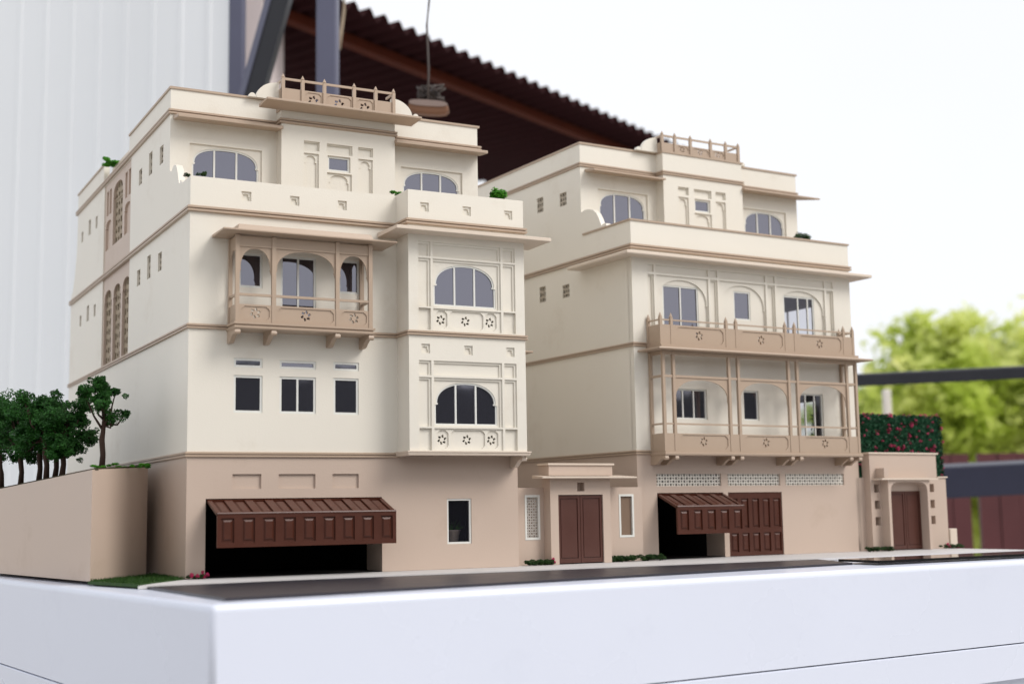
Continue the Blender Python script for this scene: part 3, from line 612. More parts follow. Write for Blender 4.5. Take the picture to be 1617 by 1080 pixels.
# two-storey balcony
PX = [.46, .89, 3.31, 3.73, 6.06, 6.48, 8.92, 9.37]; GY = -.8; PW = .052
sl_ = MB(); sl_.sweep([(.44, 0), (.44, GY), (9.40, GY), (9.40, 0)], [(-.6, 3.46), (.05, 3.46), (.07, 3.50), (.07, 3.55), (.03, 3.56), (.03, 3.60), (-.6, 3.60)]); sl_.box(.5, 9.35, GY+.1, -.005, 3.48, 3.57)
bal = sl_.build('balcony', TRIM, B)
for x_ in PX: MB().box(x_-PW, x_+PW, GY-.003, GY+.1, 3.60, 6.98).build('post', TRIM, bal)
for x_ in (PX[0], PX[-1]): MB().box(x_-PW, x_+PW, -.11, -.004, 3.60, 6.98).build('post', TRIM, bal)
def span(i): return PX[i]+PW, PX[i+1]-PW
for i in range(7):
    a, c_ = span(i); wide = i % 2 == 1
    MB().box(a, c_, GY+.01, GY+.09, 6.86, 6.98).build('beam', TRIM, bal)
    MB().box(a, c_, GY+.02, GY+.08, 6.09, 6.17).build('beam', TRIM, bal)
    MB().box(a, c_, GY+.025, GY+.075, 4.49, 4.55).build('rail', TRIM, bal)
    if wide:
        zs_ = 5.35; sp = [(a, zs_-.18), (a, 6.09), (c_, 6.09), (c_, zs_-.18), (c_-.03, zs_-.04), (c_-.045, zs_), (c_-.03, zs_+.03)]+[q for q in arch(a+.03, c_-.03, zs_, zs_+.03, 6.03, 0, 22, 2.3) if q[1] > zs_+.035]+[(a+.03, zs_+.03), (a+.045, zs_), (a+.03, zs_-.04)]
        MB().front(GY+.05, sp, (), .035).build('arch_screen', TRIM, bal)
    b = MB(); zt_ = 4.2 if wide else 4.2
    if wide: b.front(GY+.015, rect(a, c_, 3.6, zt_), [cart(a+.14, c_-.1, 3.68, zt_-.05, .07)], .03); b.front(GY+.043, rect(a, c_, 3.6, zt_), rosette((a+c_)/2, 3.93, .16), .08)
    else: b.box(a, c_, GY+.015, GY+.07, 3.6, zt_)
    b.build('parapet_panel', TRIM, bal)
for xx in (PX[0]-.03, PX[-1]-.03):
    MB().box(xx, xx+.06, GY+.1, -.11, 3.6, 4.2).build('parapet_panel', TRIM, bal)
    for za, zb_ in ((4.49, 4.55), (6.09, 6.17), (6.86, 6.98)): MB().box(xx, xx+.06, GY+.1, -.11, za, zb_).build('rail', TRIM, bal)
for x_ in PX: bracket_mesh(x_, .12, GY-.02, 3.46, .3).build('bracket', TRIM, bal)
ub = MB(); ub.sweep([(.4, 0), (.4, GY), (9.42, GY), (9.42, 0)], [(-.6, 7.0), (.42, 6.99), (.43, 7.02), (.42, 7.05), (.06, 7.11), (.06, 7.2), (-.6, 7.2)])
ub.box(.5, 9.35, GY+.1, -.005, 7.02, 7.15); bal2 = ub.build('upper_balcony', TRIM, B)
PU = [.41, .86, 3.27, 3.71, 6.0, 6.45, 8.86, 9.32]
for x_ in PU+[None, None]:
    yy = GY+.06
    if x_ is None: continue
    q = MB(); q.box(x_-.05, x_+.05, yy-.05, yy+.05, 7.2, 8.13); q.lathe(x_, yy, [(.05, 8.12), (.06, 8.15), (.045, 8.2), (.02, 8.26), (.004, 8.3)], 8); q.build('post', TRIM, bal2)
for x_ in (PU[0], PU[-1]):
    q = MB(); q.box(x_-.05, x_+.05, -.12, -.02, 7.2, 8.13); q.lathe(x_, -.07, [(.05, 8.12), (.06, 8.15), (.045, 8.2), (.02, 8.26), (.004, 8.3)], 8); q.build('post', TRIM, bal2)
    MB().box(x_-.03, x_+.03, GY+.11, -.12, 7.2, 7.88).build('parapet_panel', TRIM, bal2); MB().box(x_-.025, x_+.025, GY+.11, -.12, 8.02, 8.07).build('rail', TRIM, bal2)
for i in range(7):
    a, c_ = PU[i]+.05, PU[i+1]-.05; yy = GY+.06; b = MB()
    if i % 2: b.front(yy-.035, rect(a, c_, 7.2, 7.88), [cart(a+.14, c_-.1, 7.30, 7.82, .07)], .03); b.front(yy-.007, rect(a, c_, 7.2, 7.88), rosette((a+c_)/2, 7.56, .16), .08)
    else: b.box(a, c_, yy-.035, yy+.02, 7.2, 7.88)
    b.build('parapet_panel', TRIM, bal2); MB().box(a, c_, yy-.02, yy+.03, 8.02, 8.07).build('rail', TRIM, bal2)

# ------------------------------------------------------------------ gate between the houses (in B's frame)
def door_leaf(root, x0, x1, z0, z1, y, m_=DOOR):
    b = MB(); b.front(y, rect(x0, x1, z0, z1), [rect(x0+.09, x1-.09, z0+.14, z1-.1)], .035)
    b.front(y+.033, rect(x0, x1, z0, z1), (), .04); d = b.build('door_leaf', m_, root)
    MB().front(y+.012, rect(x0+.12, x1-.12, z0+.17, z1-.13), (), .022).build('panel', m_, d); return d
G1 = empty('entrance_gate', OB, TBR)
tag(G1, 'taupe gate with brown double door and flat canopy between the two house models', 'gate')
yw, yb_ = -.25, -.65
b = MB(); b.front(yw, rect(-5.34, -4.0, 0, 2.42), [rect(-4.77, -4.25, .80, 2.17)], .14); b.build('wall', TAUPE, G1); b = MB(); b.front(yw, rect(-1.85, -.20, 0, 2.42), [rect(-1.13, -.57, .80, 2.17)], .14); b.build('wall', TAUPE, G1)
for xa, xb, lat in ((-4.77, -4.25, 1), (-1.13, -.57, 0)):
    MB().front(yw+.0, rect(xa-.0, xb+.0, .80, 2.17), [rect(xa+.05, xb-.05, .85, 2.12)], .1).front(yw-.012, rect(xa-.02, xb+.02, .78, 2.19), [rect(xa+.05, xb-.05, .85, 2.12)], .02).build('slot_frame', FRAME, G1)
b = MB(); lattice_cells(b, lambda p, q, d: (p, yw+.05+d, q), -4.72, -4.30, .85, 2.12, 5, 15, .03); b.build('slot_lattice', JALIG, G1)
MB().front(yw+.06, rect(-1.09, -.61, .84, 2.13), (), .02).build('slot_panel', BROWNP, G1)
b = MB(); D0, D1 = -3.78, -2.06
b.front(yb_, [(-4.08, 0), (D0, 0), (D0, 2.18), (D1, 2.18), (D1, 0), (-1.76, 0), (-1.76, 2.72), (-4.08, 2.72)], [rect(-3.05, -2.77, 2.29, 2.57)], .3)
b.box(-4.08, -3.9, yb_+.3, yw+.1, 0, 2.72); b.box(-1.94, -1.76, yb_+.3, yw+.1, 0, 2.72); b.box(-3.2, -2.6, yb_+.24, yb_+.28, 2.2, 2.65); b.build('gate_block', TAUPE, G1)
MB().box(-4.17, -1.72, yb_-.08, yw+.12, 2.79, 3.12).build('canopy_parapet', TAUPE, G1); MB().box(-4.22, -1.67, yb_-.13, yw+.14, 3.12, 3.18).build('coping', PALE, G1)
c_ = MB(); c_.hexa([(-4.62, yb_-.42, 2.70), (-.98, yb_-.42, 2.70), (-1.1, yw, 2.71), (-4.5, yw, 2.71)], [(-4.62, yb_-.42, 2.745), (-.98, yb_-.42, 2.745), (-1.1, yw, 2.81), (-4.5, yw, 2.81)]); c_.build('canopy', PALE, G1)
mid = (D0+D1)/2; door_leaf(G1, D0+.01, mid-.008, .03, 2.17, yb_+.05); door_leaf(G1, mid+.008, D1-.01, .03, 2.17, yb_+.05)
MB().box(D0, D1, yb_+.13, yb_+.16, 0, 2.18).build('door_backing', DARK, G1)
# gate right of house B
G2 = empty('entrance_gate', OB, TBR)
tag(G2, 'taupe gate with arched portal, square wall niches and brown double door beside the hedge', 'gate')
yf, yp = -.32, -.72
nic = [rect(a, a+.28, z_, z_+.31) for a in (10.5, 13.43) for z_ in (2.16, 1.55, .94)]
b = MB(); b.front(yf, [(10.32, 0), (11.05, 0), (11.05, 2.4), (12.95, 2.4), (12.95, 0), (14.38, 0), (14.38, 2.70), (10.32, 2.70)], nic, .3); b.box(10.32, 14.38, yf+.302, yf+.4, 0, 2.70)
b.build('gate_wall', TAUPE, G2)
MB().box(10.32, 13.9, yf+.002, yf+.4, 2.702, 3.60).build('parapet', TAUPE, G2); MB().box(10.26, 13.98, yf-.05, yf+.45, 3.60, 3.66).build('coping', PALE, G2); MB().box(13.9, 14.44, yf-.05, yf+.45, 2.702, 2.75).build('coping', PALE, G2)
MB().box(9.9, 10.32, yf+.32, yf+.5, 0, 2.72).build('link_wall', TAUPE, G2)
sp = [(10.82, 0), (10.95, 0), (10.95, 1.9)]+[q for q in arch(10.95, 12.9, 0, 1.9, 2.54, 0, 30, 5.0) if q[1] > 1.91][::-1]+[(12.9, 1.9), (12.9, 0), (13.03, 0), (13.03, 2.62), (10.82, 2.62)]
MB().front(yp, sp, (), .4).build('portal', TAUPE, G2)
MB().box(10.4, 13.4, yp-.12, yf, 2.62, 2.68).build('canopy', PALE, G2); MB().box(10.62, 10.86, yp-.02, yf, 2.69, 3.06).build('block', TAUPE, G2)
door_leaf(G2, 11.22, 12.06, .03, 2.2, yf-.02); door_leaf(G2, 12.08, 12.9, .03, 2.2, yf-.02)
MB().box(10.95, 12.9, yf+.01, yf+.04, 2.2, 2.62).box(10.95, 11.22, yf+.012, yf+.042, 0, 2.2).build('door_surround', TAUPE, G2)
bl = MB().box(14.5, 14.9, -.3, .3, 0, .74).build('end_block', PALE, None, bevel=.02); bl.location = Vector(OB)*S; bl.rotation_euler.z = TBR
tag(bl, 'small pale block standing at the right foot of the hedge', 'block')

# ------------------------------------------------------------------ planter wall on the left
pw = empty('planter_wall')
tag(pw, 'taupe retaining planter wall left of the larger house with trees on top', 'wall')
P0, P1, P2, P3 = (-2.41, .64), (-.32, 3.3), (-3.95, 10.6), (-4.4, 22)
MB().hexa([(*P0, 0), (*P1, 0), (-.34, 22, 0), (*P2, 0)], [(*P0, 3.0), (*P1, 3.16), (-.34, 22, 2.9), (*P2, 2.62)]).build('wall', TAUPE, pw)
MB().hexa([(P0[0]+.1, P0[1]+.12, 2.98), (P1[0]-.05, P1[1]+.05, 3.14), (-.36, 21.8, 2.85), (P2[0]+.1, P2[1], 2.6)], [(P0[0]+.1, P0[1]+.12, 3.05), (P1[0]-.05, P1[1]+.05, 3.21), (-.36, 21.8, 2.93), (P2[0]+.1, P2[1], 2.68)]).build('soil', SOIL, pw)

# ------------------------------------------------------------------ plants
def flecks(b, c, r, n, s, sq=1.0):
    for k in range(n):
        d = Vector((random.gauss(0, 1), random.gauss(0, 1), random.gauss(0, 1))).normalized(); d.z *= sq
        p = Vector(c)+d*r*random.uniform(.55, 1.08)
        a = Vector((random.gauss(0, 1), random.gauss(0, 1), random.gauss(0, 1))).normalized(); e = a.orthogonal().normalized(); q = s*random.uniform(.6, 1.4)
        b.add([p+a*q, p+e*q*.6, p-a*q, p-e*q*.6], [(0, 1, 2, 3)])
def model_tree(x, y, z, h, w, lab, lean=0, n=24, seed=1, low=.42):
    rg = random.Random(seed)
    t = empty('model_tree', (x, y, z)); tag(t, lab, 'tree', 'trees on the planter')
    b = MB(); th = h*.36; top = Vector((lean, 0, th)); b.tube([(0, 0, -.1), (lean*.3+.03, .02, th*.4), (lean*.6-.02, 0, th*.8), top, (lean*1.3+.05, 0, h*.62), (lean*1.2-.04, .05, h*.84)], [.10, .08, .085, .07, .045, .02], 7)
    br = []
    for k in range(10 if low > .4 else 18):
        a = rg.uniform(0, 6.3); r_ = w*rg.uniform(.35, 1.0); z_ = h*rg.uniform(low, .93)
        e = Vector((lean+r_*math.cos(a), r_*math.sin(a), z_)); s0 = top.lerp(Vector((lean*1.3, 0, h*.7)), rg.random()); m_ = s0.lerp(e, .5)+Vector((rg.uniform(-.08, .08), rg.uniform(-.08, .08), -.06*h)); b.tube([s0, m_, e], [.045, .03, .015], 5); br.append(e)
    b.build('trunk', TRUNK, t, smooth=True)
    f = MB()
    cl = list(br)
    for k in range(n-len(br)):
        e = br[rg.randrange(len(br))]; cl.append(Vector((lean, 0, h*rg.uniform(low+.08, .97))).lerp(e, rg.uniform(.25, 1.0))+Vector((rg.gauss(0, .1), rg.gauss(0, .1), rg.gauss(0, .1)))*w)
    for c in cl:
        cr = rg.uniform(.11, .25)*w/.8*(1.0 if low > .4 else 1.3)
        flecks(f, c, cr, 150, .042, .7)
        for q in range(3): flecks(f, Vector(c)+Vector((rg.gauss(0, 1), rg.gauss(0, 1), rg.gauss(0, .6)))*cr*.8, cr*rg.uniform(.35, .7), 50, .038)
    f.build('crown', FOAM, t, norm=False); return t
TREES = [(-1.72, 3.0, 3.08, 3.0, .74, 'open crowned model tree standing alone at the planter corner nearest the house', .02, 26, 3),
         (-2.6, 4.4, 2.95, 2.3, .78, 'small low model tree just left of the lone corner tree', .08, 52, 5, .27),
         (-2.85, 5.6, 2.9, 2.75, .85, 'tall model tree in the middle of the planter clump', -.05, 56, 8, .28),
         (-2.8, 7.4, 2.85, 2.9, .9, 'bushy dark model tree behind the middle of the clump', .05, 58, 13, .27),
         (-2.5, 6.3, 2.9, 2.5, .75, 'short model tree whose crown closes the gap right of the clump', .1, 50, 55, .27),
         (-3.2, 8.4, 2.8, 2.7, .9, 'dark model tree left of the middle of the planter clump', .0, 56, 21, .27),
         (-3.5, 10.6, 2.75, 3.1, .85, 'leftmost model tree on the planter, cut by the picture edge', -.1, 52, 34, .27)]
for a in TREES: model_tree(*a)
def shrub(name, loc, r, mt, lab, cat, group, n=10, sq=.9, flowers=0, ext=(1, 1), fm=None):
    t = empty(name, loc); tag(t, lab, cat, group); f = MB()
    for k in range(n):
        c = (random.uniform(-1, 1)*ext[0]*r, random.uniform(-1, 1)*ext[1]*r, r*random.uniform(.25, .75)); flecks(f, c, r*.42, 90, r*.13, sq)
    f.build('foliage', mt, t, norm=False)
    if flowers:
        g = MB()
        for k in range(flowers):
            c = (random.uniform(-1, 1)*ext[0]*r*1.1, random.uniform(-1, 1)*ext[1]*r-.3*r, r*random.uniform(.2, 1.0)); flecks(g, c, r*.26, 60, r*.16)
        g.build('blossoms', PINK, t, norm=False)
    return t
def aty(px, py, y):
    r_ = fw+rt2*((px-808.5)/FLPX)-up2*((py-540)/FLPX); return CAM+r_*((y-CAM.y)/r_.y)
def atB(x, y, z): q = Matrix.Rotation(TBR, 3, 'Z') @ Vector((x, y, z)); return Vector(OB)+q
shrub('terrace_shrub', aty(787, 316, -.35), .36, FOAMB, 'bright green round shrub on the terrace corner of the larger house', 'shrub', 'terrace plants', 16, .95, ext=(.42, .42))
shrub('terrace_shrub', aty(317, 279, .4), .17, FOAMD, 'tiny dark green plant at the left terrace corner of the larger house', 'shrub', 'terrace plants', 5, .6, ext=(1.2, .6))
shrub('terrace_shrub', aty(296, 281, .8), .14, FOAMD, 'tiny plant behind the scroll notch of the larger house', 'shrub', 'terrace plants', 5, .6, ext=(.6, .6))
shrub('terrace_shrub', aty(626, 311, .3), .2, FOAMB, 'tiny light green tuft beside the bay parapet of the larger house', 'shrub', 'terrace plants', 6, .6, ext=(.7, .5))
shrub('terrace_shrub', aty(1265, 380, 3.0), .34, FOAMD, 'small olive shrub behind the right terrace parapet of the smaller house', 'shrub', 'terrace plants', 10, .8, ext=(.8, .5))
shrub('terrace_shrub', aty(1019, 356, 4.0), .2, FOAMD, 'tiny dark plant in the terrace corner of the smaller house', 'shrub', 'terrace plants', 5, .6, ext=(.8, .6))
shrub('roof_shrub', aty(181, 263, 11.8), .26, FOAMB, 'bright green planting in the roof planter at the back of the larger house', 'shrub', None, 22, .5, ext=(1.6, 2.2))
FB = 'flower beds at the wall feet'
shrub('flower_bed', (.22, -.22, 0), .17, FOAMD, 'pink flowers at the corner left of the wide garage', 'flower bed', FB, 5, .7, 7, (1.7, .5))
shrub('flower_bed', atB(-4.55, -.62, 0), .19, FOAMD, 'low plants with pink flowers left of the middle gate', 'flower bed', FB, 34, .6, 2, (2.6, .5))
shrub('flower_bed', atB(-.7, -.55, 0), .22, FOAMD, 'low green plants right of the middle gate', 'flower bed', FB, 80, .6, 0, (4.6, .6))
shrub('flower_bed', atB(10.25, -.72, 0), .19, FOAMD, 'low green plants left of the arched gate', 'flower bed', FB, 30, .6, 0, (3.0, .6))
shrub('flower_bed', atB(14.1, -.72, 0), .18, FOAMD, 'low plants with reddish flowers right of the arched gate', 'flower bed', FB, 24, .6, 3, (3.0, .6))
shrub('planter_cover', (-1.2, 2.5, 3.08), .2, FOAMB, 'loose green ground cover along the planter front edge', 'ground cover', None, 16, .35, 0, (4.2, 2.2))
shrub('courtyard_shrub', (11.2, 4.2, 1.6), .7, FOAMD, 'dark shrub behind the gate wall beside the larger house', 'shrub', None, 16, .8, ext=(.9, .9))
pt = empty('potted_plant', (8.42, .75, .75)); tag(pt, 'pale pot with a spiky plant behind the ground floor window', 'potted plant')
MB().lathe(0, 0, [(.16, -.05), (.19, .1), (.24, .36), (.26, .4), (.2, .4)], 14).build('pot', PALE, pt, smooth=True)
f = MB()
for k in range(60):
    a = random.uniform(0, 6.3); e = random.uniform(.15, 1.2); L = random.uniform(.25, .5); d = Vector((math.cos(a)*math.cos(e), math.sin(a)*math.cos(e), math.sin(e))); n_ = d.orthogonal().normalized()*.03
    f.add([Vector((0, 0, .38))-n_, Vector((0, 0, .38))+n_, Vector((0, 0, .38))+d*L], [(0, 1, 2)])
f.build('leaves', FOAMB, pt, norm=False)
MB().box(7.6, 9.2, .35, 1.3, .6, .7).build('window_shelf', DARK, A)
# hedge with blossoms
hg = empty('flowering_hedge', OB, TBR); tag(hg, 'tall clipped dark green hedge dotted with pink blossoms behind the arched gate', 'hedge')
b = MB(); hx0, hx1, hy0, hy1, hz = 10.15, 16.35, 1.5, 2.5, 5.22
b.box(hx0+.08, hx1-.08, hy0+.08, hy1-.08, 0, hz-.08)
def onface():
    u = random.random()
    if u < .62: return Vector((random.uniform(hx0, hx1), hy0+random.gauss(0, .03), random.uniform(0, hz))), Vector((0, -1, 0))
    if u < .82: return Vector((hx1+random.gauss(0, .03), random.uniform(hy0, hy1), random.uniform(0, hz))), Vector((1, 0, 0))
    if u < .88: return Vector((hx0+random.gauss(0, .03), random.uniform(hy0, hy1), random.uniform(0, hz))), Vector((-1, 0, 0))
    return Vector((random.uniform(hx0, hx1), random.uniform(hy0, hy1), hz+random.gauss(0, .035))), Vector((0, 0, 1))
for k in range(16000):
    p, n_ = onface(); a = (n_+Vector((random.gauss(0, .9), random.gauss(0, .9), random.gauss(0, .9)))).normalized(); e = a.orthogonal().normalized(); f_ = a.cross(e); q = random.uniform(.035, .075)
    b.add([p+e*q, p+f_*q*.6, p-e*q, p-f_*q*.6], [(0, 1, 2, 3)])
b.build('foliage', HEDGEM, hg, norm=False)
b = MB()
for k in range(480):
    p, n_ = onface(); flecks(b, p+n_*.04, random.uniform(.025, .07), 14, .045)
struct(b.build('blossoms', PINK, hg, norm=False), 'stuff')

# ------------------------------------------------------------------ background yard
def at(px, py, depth): return CAM+(fw+rt2*((px-808.5)/FLPX)-up2*((py-540)/FLPX))*depth
GZ = -20.0
YARD = mat('yard_concrete', (.46, .445, .42), .8, .2, .15, 3, .1, 40)
SHEDW = mat('white_sheet_cladding', (.84, .86, .88), .45, .4, .03, 2)
STEEL = mat('blue_grey_steel', (.085, .088, .14), .45, .5, .1, 12)
STEELD = mat('dark_steel', (.018, .019, .026), .4, .5, .2, 12)
NAVY = mat('navy_painted_beam', (.022, .024, .05), .45, .5, .15, 12)
ROOFM = mat('maroon_roof_sheet', (.026, .007, .008), .8, .1, .2, 12)
RUST = mat('red_oxide_purlin', (.07, .014, .006), .8, .1, .2, 14)
FENCE = mat('maroon_fence_board', (.10, .028, .030), .55, .4, .25, 8)
PLASTER = mat('pinkish_plaster', (.62, .54, .53), .8, .2, .05, 4)
struct(MB().flat(GZ, [(-900, -900), (1500, -900), (1500, 1800), (-900, 1800)], (), 2).build('yard_ground', YARD))
# white clad shed wall
W0, W1 = at(-700, 700, 92), at(357, 700, 78)
wd = Vector((W1.x-W0.x, W1.y-W0.y)); wl = wd.length; wd /= wl; wn = Vector((wd.y, -wd.x))
sw = MB(); prof = []; L = 0
while L < wl: prof += [(L, 0), (L+1.5, 0), (L+1.6, .07), (L+1.8, .07), (L+1.9, 0)]; L += 1.9
vs = []
for l, o in prof: q = Vector((W0.x, W0.y))+wd*min(l, wl)+wn*o; vs += [(q.x, q.y, GZ), (q.x, q.y, 62)]
nb = len(vs)
for l, o in prof: q = Vector((W0.x, W0.y))+wd*min(l, wl)+wn*(o-1.2); vs += [(q.x, q.y, GZ), (q.x, q.y, 62)]
n = len(prof); fs = []
for i in range(n-1): fs += [(2*i, 2*i+2, 2*i+3, 2*i+1), (nb+2*i+1, nb+2*i+3, nb+2*i+2, nb+2*i)]
fs += [(0, 1, nb+1, nb), (2*n-2, nb+2*n-2, nb+2*n-1, 2*n-1)]
sw.add(vs, fs); tag(sw.build('shed_wall', SHEDW), 'tall white ribbed sheet metal wall filling the left background', 'wall')
def post(name, px0, px1, depth, z0, z1, mt, lab, cat, group=None, thick=None):
    a, c_ = at(px0, 400, depth), at(px1, 400, depth); w = (c_-a).length; d = (c_-a).normalized(); n_ = Vector((-d.y, d.x, 0)).normalized()*(thick or w)
    b = MB(); a.z = c_.z = 0; b.hexa([(*(a).xy, z0), (*(c_).xy, z0), (*(c_+n_).xy, z0), (*(a+n_).xy, z0)], [(*(a).xy, z1), (*(c_).xy, z1), (*(c_+n_).xy, z1), (*(a+n_).xy, z1)])
    return tag(b.build(name, mt, None, bevel=.12), lab, cat, group)
post('steel_post', 357, 381, 76, GZ, 60, STEEL, 'grey steel post at the right edge of the white shed wall', 'post')
post('steel_post', 498, 532, 70, GZ, 60, STEEL, 'grey steel post directly behind the railing of the larger house', 'post')
post('plaster_wall', 381, 412, 82, GZ, 60, PLASTER, 'pale plaster pier seen between the steel post and the brace', 'wall', None, 8)
bc = empty('steel_brace'); tag(bc, 'dark slanting steel brace between the two posts', 'brace')
p0, p1 = at(386, 190, 74), at(456, -60, 74); rr = rt2*.68; rs = rt2*.25
MB().hexa([p0-rs-fw*.5, p0+rr-fw*.5, p0+rr+fw*.6, p0-rs+fw*.6], [p1-rs-fw*.5, p1+rr-fw*.5, p1+rr+fw*.6, p1-rs+fw*.6]).build('shaded_face', STEELD, bc)  # brace's shaded face, its shade given as a darker steel colour
MB().hexa([p0-rr-fw*.2, p0-rs*1.02-fw*.6, p0-rs*1.02+fw*.6, p0-rr+fw*.6], [p1-rr-fw*.2, p1-rs*1.02-fw*.6, p1-rs*1.02+fw*.6, p1-rr+fw*.6]).build('lit_face', STEEL, bc)  # brace's lit left face, set as a strip of lighter steel
# corrugated canopy roof
ea = YAW+R(35.4); ed = Vector((math.sin(ea), math.cos(ea), 0)); E0 = at(560, 11, 88); ez = E0.z; dep = Vector((-ed.y, ed.x, 0))
if dep.dot(fw) < 0: dep = -dep
rf = empty('canopy_roof', (E0.x, E0.y, ez)); tag(rf, 'dark maroon corrugated canopy roof with a scalloped eave behind the houses', 'roof')
b = MB(); pitch = 1.5; i0, i1 = -4, 36; RD = 21; vs = []; seg = 6
cols = (i1-i0)*seg
for k in range(cols+1):
    s_ = (i0+k/seg)*pitch; zc = .40*math.cos(2*math.pi*k/seg)
    for dd in (0, RD):
        q = ed*s_+dep*dd; vs += [(q.x, q.y, zc-dd*.0), (q.x, q.y, zc-.06)]
fs = []
for k in range(cols):
    a, c_ = 4*k, 4*k+4; fs += [(a, a+2, c_+2, c_), (a+1, c_+1, c_+3, a+3), (a, c_, c_+1, a+1), (a+2, a+3, c_+3, c_+2)]
b.add(vs, fs); b.build('roof_sheet', ROOFM, rf, smooth=True)
for dd in (2.9,):
    q0, q1 = ed*(i0*pitch)+dep*dd, ed*(i1*pitch)+dep*dd; h_ = Vector((0, 0, 1)); w_ = dep*.8
    MB().hexa([q0-h_*1.1, q1-h_*1.1, q1+w_-h_*1.1, q0+w_-h_*1.1], [q0-h_*.4, q1-h_*.4, q1+w_-h_*.4, q0+w_-h_*.4]).build('purlin', RUST, rf)
# hanging pulley block
hk = empty('hanging_block'); tag(hk, 'wooden block and wire knot hanging on a cord above the larger house', 'hanging block')
c0 = at(676, 170, 62); mm = 62/FLPX
WOOD = mat('worn_wood', (.17, .085, .05), .7, .3, .3, 10); WIRE = mat('old_wire', (.09, .075, .07), .6, .3, .3, 20); PINKW = mat('pale_wood_face', (.26, .20, .18), .7, .3, .15, 10)
u_, v_ = rt2, up2
b = MB(); pr = []
for k in range(16): a = 2*math.pi*k/16; pr.append((33*mm*math.copysign(abs(math.cos(a))**.7, math.cos(a)), 10*mm*math.copysign(abs(math.sin(a))**.75, math.sin(a))))
b.plate(lambda a, c_, d: tuple(c0+u_*a+v_*(c_-a*.06)+fw*d), pr, (), .9); b.build('block', WOOD, hk, bevel=.1)
b = MB(); b.plate(lambda a, c_, d: tuple(c0+u_*a*.93+v_*(c_*.5+7*mm-a*.06)+fw*(d-.04)), pr, (), .9); b.build('block_face', PINKW, hk)
b = MB()
for k in range(9):
    pts = []
    for j in range(6): pts.append(c0+u_*random.uniform(-18, 26)*mm+v_*random.uniform(10, 38)*mm+fw*random.uniform(0, .8))
    b.tube(pts, 2.2*mm, 5)
b.build('wire_knot', WIRE, hk, smooth=True)
MB().tube([c0+v_*12*mm, c0+v_*60*mm+u_*1*mm, c0+v_*130*mm-u_*2*mm, c0+v_*160*mm+u_*1*mm, c0+v_*260*mm+u_*9*mm], 1.6*mm, 6).build('cord', WIRE, hk, smooth=True)
rp = MB(); c1 = at(535, 78, 78); q = 78/FLPX; rp.tube([c1, c1+v_*30*q+u_*4*q, c1+v_*60*q+u_*8*q, c1+v_*130*q+u_*10*q], [3.4*q, 3.0*q, 2.6*q, 2.2*q], 7)
tag(rp.build('rope', mat('tan_rope', (.42, .33, .24), .8, .2, .2, 20), None, smooth=True), 'tan rope end hanging beside the second steel post', 'rope')
# fence, beam, rail and post on the right
fd = 105
def bar(px0, py0, px1, py1, thick, depth0, depth1, mt, name, lab, cat, dth=None):
    p, q = at(px0, py0, depth0), at(px1, py1, depth1); t0, t1 = up2*thick*depth0/FLPX, up2*thick*depth1/FLPX; w_ = fw*(dth or thick*depth0/FLPX)
    b = MB(); b.hexa([p, q, q+w_, p+w_], [p+t0, q+t1, q+w_+t1, p+w_+t0]); return tag(b.build(name, mt, None, bevel=.1), lab, cat)
bar(1180, 619, 1760, 591, 20, 84, 84, STEELD, 'steel_rail', 'thin dark steel rail crossing in front of the trees', 'rail')
bar(1240, 800, 1800, 772, 50, 86, 86, NAVY, 'steel_beam', 'thick navy beam in front of the maroon fence', 'beam')
post('pale_post', 1384, 1396, 110, GZ, at(1390, 617, 110).z, mat('pale_post_paint', (.75, .70, .62), .6, .3, .05, 5), 'pale upright post behind the hedge under the dark rail', 'post')
fe = empty('board_fence'); tag(fe, 'maroon board fence with a narrow bright gap behind the navy beam', 'fence')
fdir = rt.copy(); f0 = at(1250, 716, fd); f0.z = 0
x_ = 0; k = 0; bw = 1.55
ztop = at(1540, 716, fd).z
gap = (at(1537, 800, fd)-at(1250, 800, fd)).dot(fdir)
while x_ < 30:
    if abs(x_+bw/2-gap) < bw*.62: x_ = gap+.32; continue
    wq = min(bw, gap-.32-x_) if x_ < gap and x_+bw > gap-.32 else bw
    b = MB(); o = random.uniform(-.12, .12); p = f0+fdir*x_; q = f0+fdir*(x_+wq-.06); n_ = Vector((-fdir.y, fdir.x, 0))
    b.hexa([(*(p+n_*o).xy, GZ), (*(q+n_*o).xy, GZ), (*(q+n_*(o+.5)).xy, GZ), (*(p+n_*(o+.5)).xy, GZ)], [(*(p+n_*o).xy, ztop), (*(q+n_*o).xy, ztop), (*(q+n_*(o+.5)).xy, ztop), (*(p+n_*(o+.5)).xy, ztop)])
    b.build('board', FENCE, fe); x_ += wq
LEAFY = leafmat('sunlit_tree_leaves', (.60, .70, .14), (.92, .92, .46), .6, .6)  # leaf colour raised beyond real foliage to carry the overexposed light
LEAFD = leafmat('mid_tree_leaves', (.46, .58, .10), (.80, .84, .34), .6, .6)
BARK = mat('tree_bark', (.09, .07, .05), .9, .1, .3, 6)
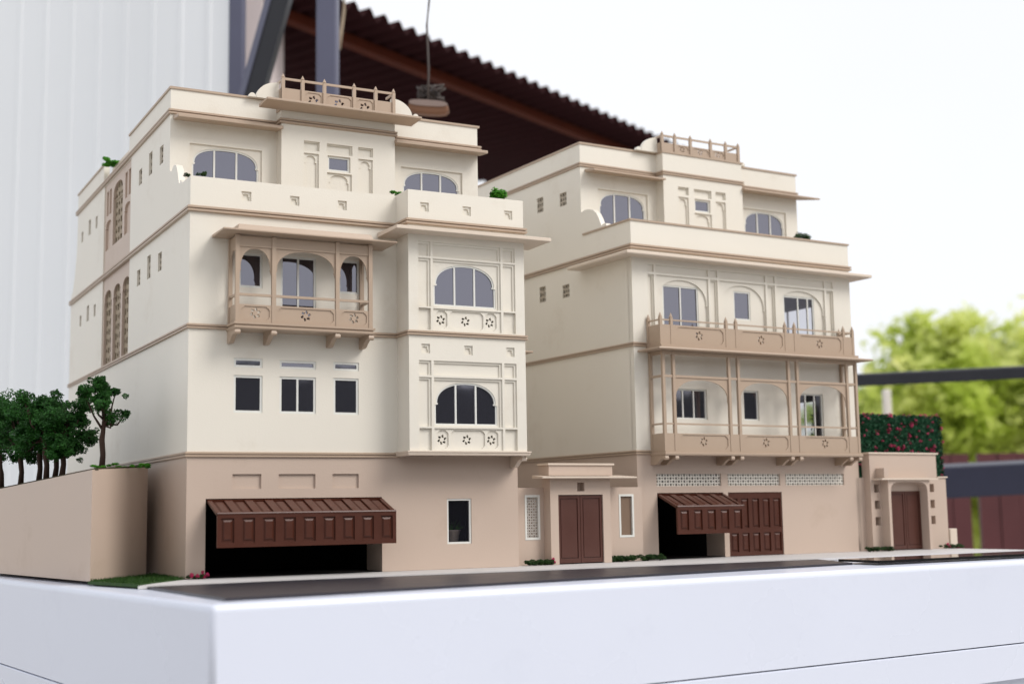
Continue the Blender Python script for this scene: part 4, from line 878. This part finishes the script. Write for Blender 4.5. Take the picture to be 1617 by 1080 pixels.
def yard_tree(px, py_top, depth, wpx, hpx, lab, nl, mt, n=1300):
    base = at(px, 800, depth); base.z = GZ; top = at(px, py_top, depth); H = top.z-GZ; rw = wpx/2*depth/FLPX; ch = hpx*depth/FLPX
    t = empty('yard_tree', base); tag(t, lab, 'tree', 'trees beyond the fence')
    b = MB(); tp_ = Vector((0, 0, H-ch*.6)); b.tube([(0, 0, 0), (1, 0, (H-ch)*.6), tp_, (0, 0, H-ch*.25)], [3.2, 2.6, 1.8, .5], 8)
    cl = []
    for k in range(nl//8):
        a = random.uniform(0, 6.3); el = random.uniform(-.25, 1.35); q = random.uniform(.62, 1.08)
        s0 = Vector((0, 0, H-ch*random.uniform(.55, .95))); e = Vector((rw*q*math.cos(el)*math.cos(a), rw*q*math.cos(el)*math.sin(a), H-ch*.62+ch*.60*q*math.sin(el)))
        b.tube([s0, s0.lerp(e, .5)+Vector((0, 0, 1.2)), e], [.9, .5, .15], 5)
        for w_ in range(8):
            cl.append(s0.lerp(e, random.uniform(.35, 1.08))+Vector((random.gauss(0, 1), random.gauss(0, 1), random.gauss(0, 1)))*rw*.10)
    b.build('trunk', BARK, t, smooth=True); f = MB()
    for e in cl:
        sg = rw*random.uniform(.07, .16)
        for k in range(n//26):
            p = e+Vector((random.gauss(0, sg), random.gauss(0, sg), random.gauss(0, sg*.7))); a = Vector((random.gauss(0, 1), random.gauss(0, 1), random.gauss(0, 1))).normalized(); g = a.orthogonal().normalized(); q = 1.5*depth/300*random.uniform(.6, 1.4)
            f.add([p+a*q, p+g*q*.55, p-a*q, p-g*q*.55], [(0, 1, 2, 3)])
    f.build('crown', mt, t, norm=False)
yard_tree(1492, 498, 300, 250, 330, 'sunlit yellow green tree with the highest crown beyond the fence', 420, LEAFY)
yard_tree(1618, 505, 330, 300, 360, 'sunlit yellow green tree at the right picture edge beyond the fence', 400, LEAFY)
yard_tree(1700, 520, 300, 300, 380, 'yellow green tree half outside the right picture edge beyond the fence', 360, LEAFY)
yard_tree(1400, 560, 350, 240, 300, 'lower green tree beyond the fence next to the smaller house', 320, LEAFD)
yard_tree(1535, 600, 420, 340, 260, 'wide green tree farther back between the two bright crowns', 440, LEAFD)
# dark boundary wall behind the viewer, seen mirrored in the lower window panes
bw_ = MB().flat(20.6, [(-300, -130), (520, -130), (520, -127), (-300, -127)], (), 20.6-GZ)
tag(bw_.build('boundary_wall', mat('dark_boundary_wall', (.085, .085, .065), .8, .2, .3, 1.5)), 'dark boundary wall across the yard behind the viewer', 'wall')
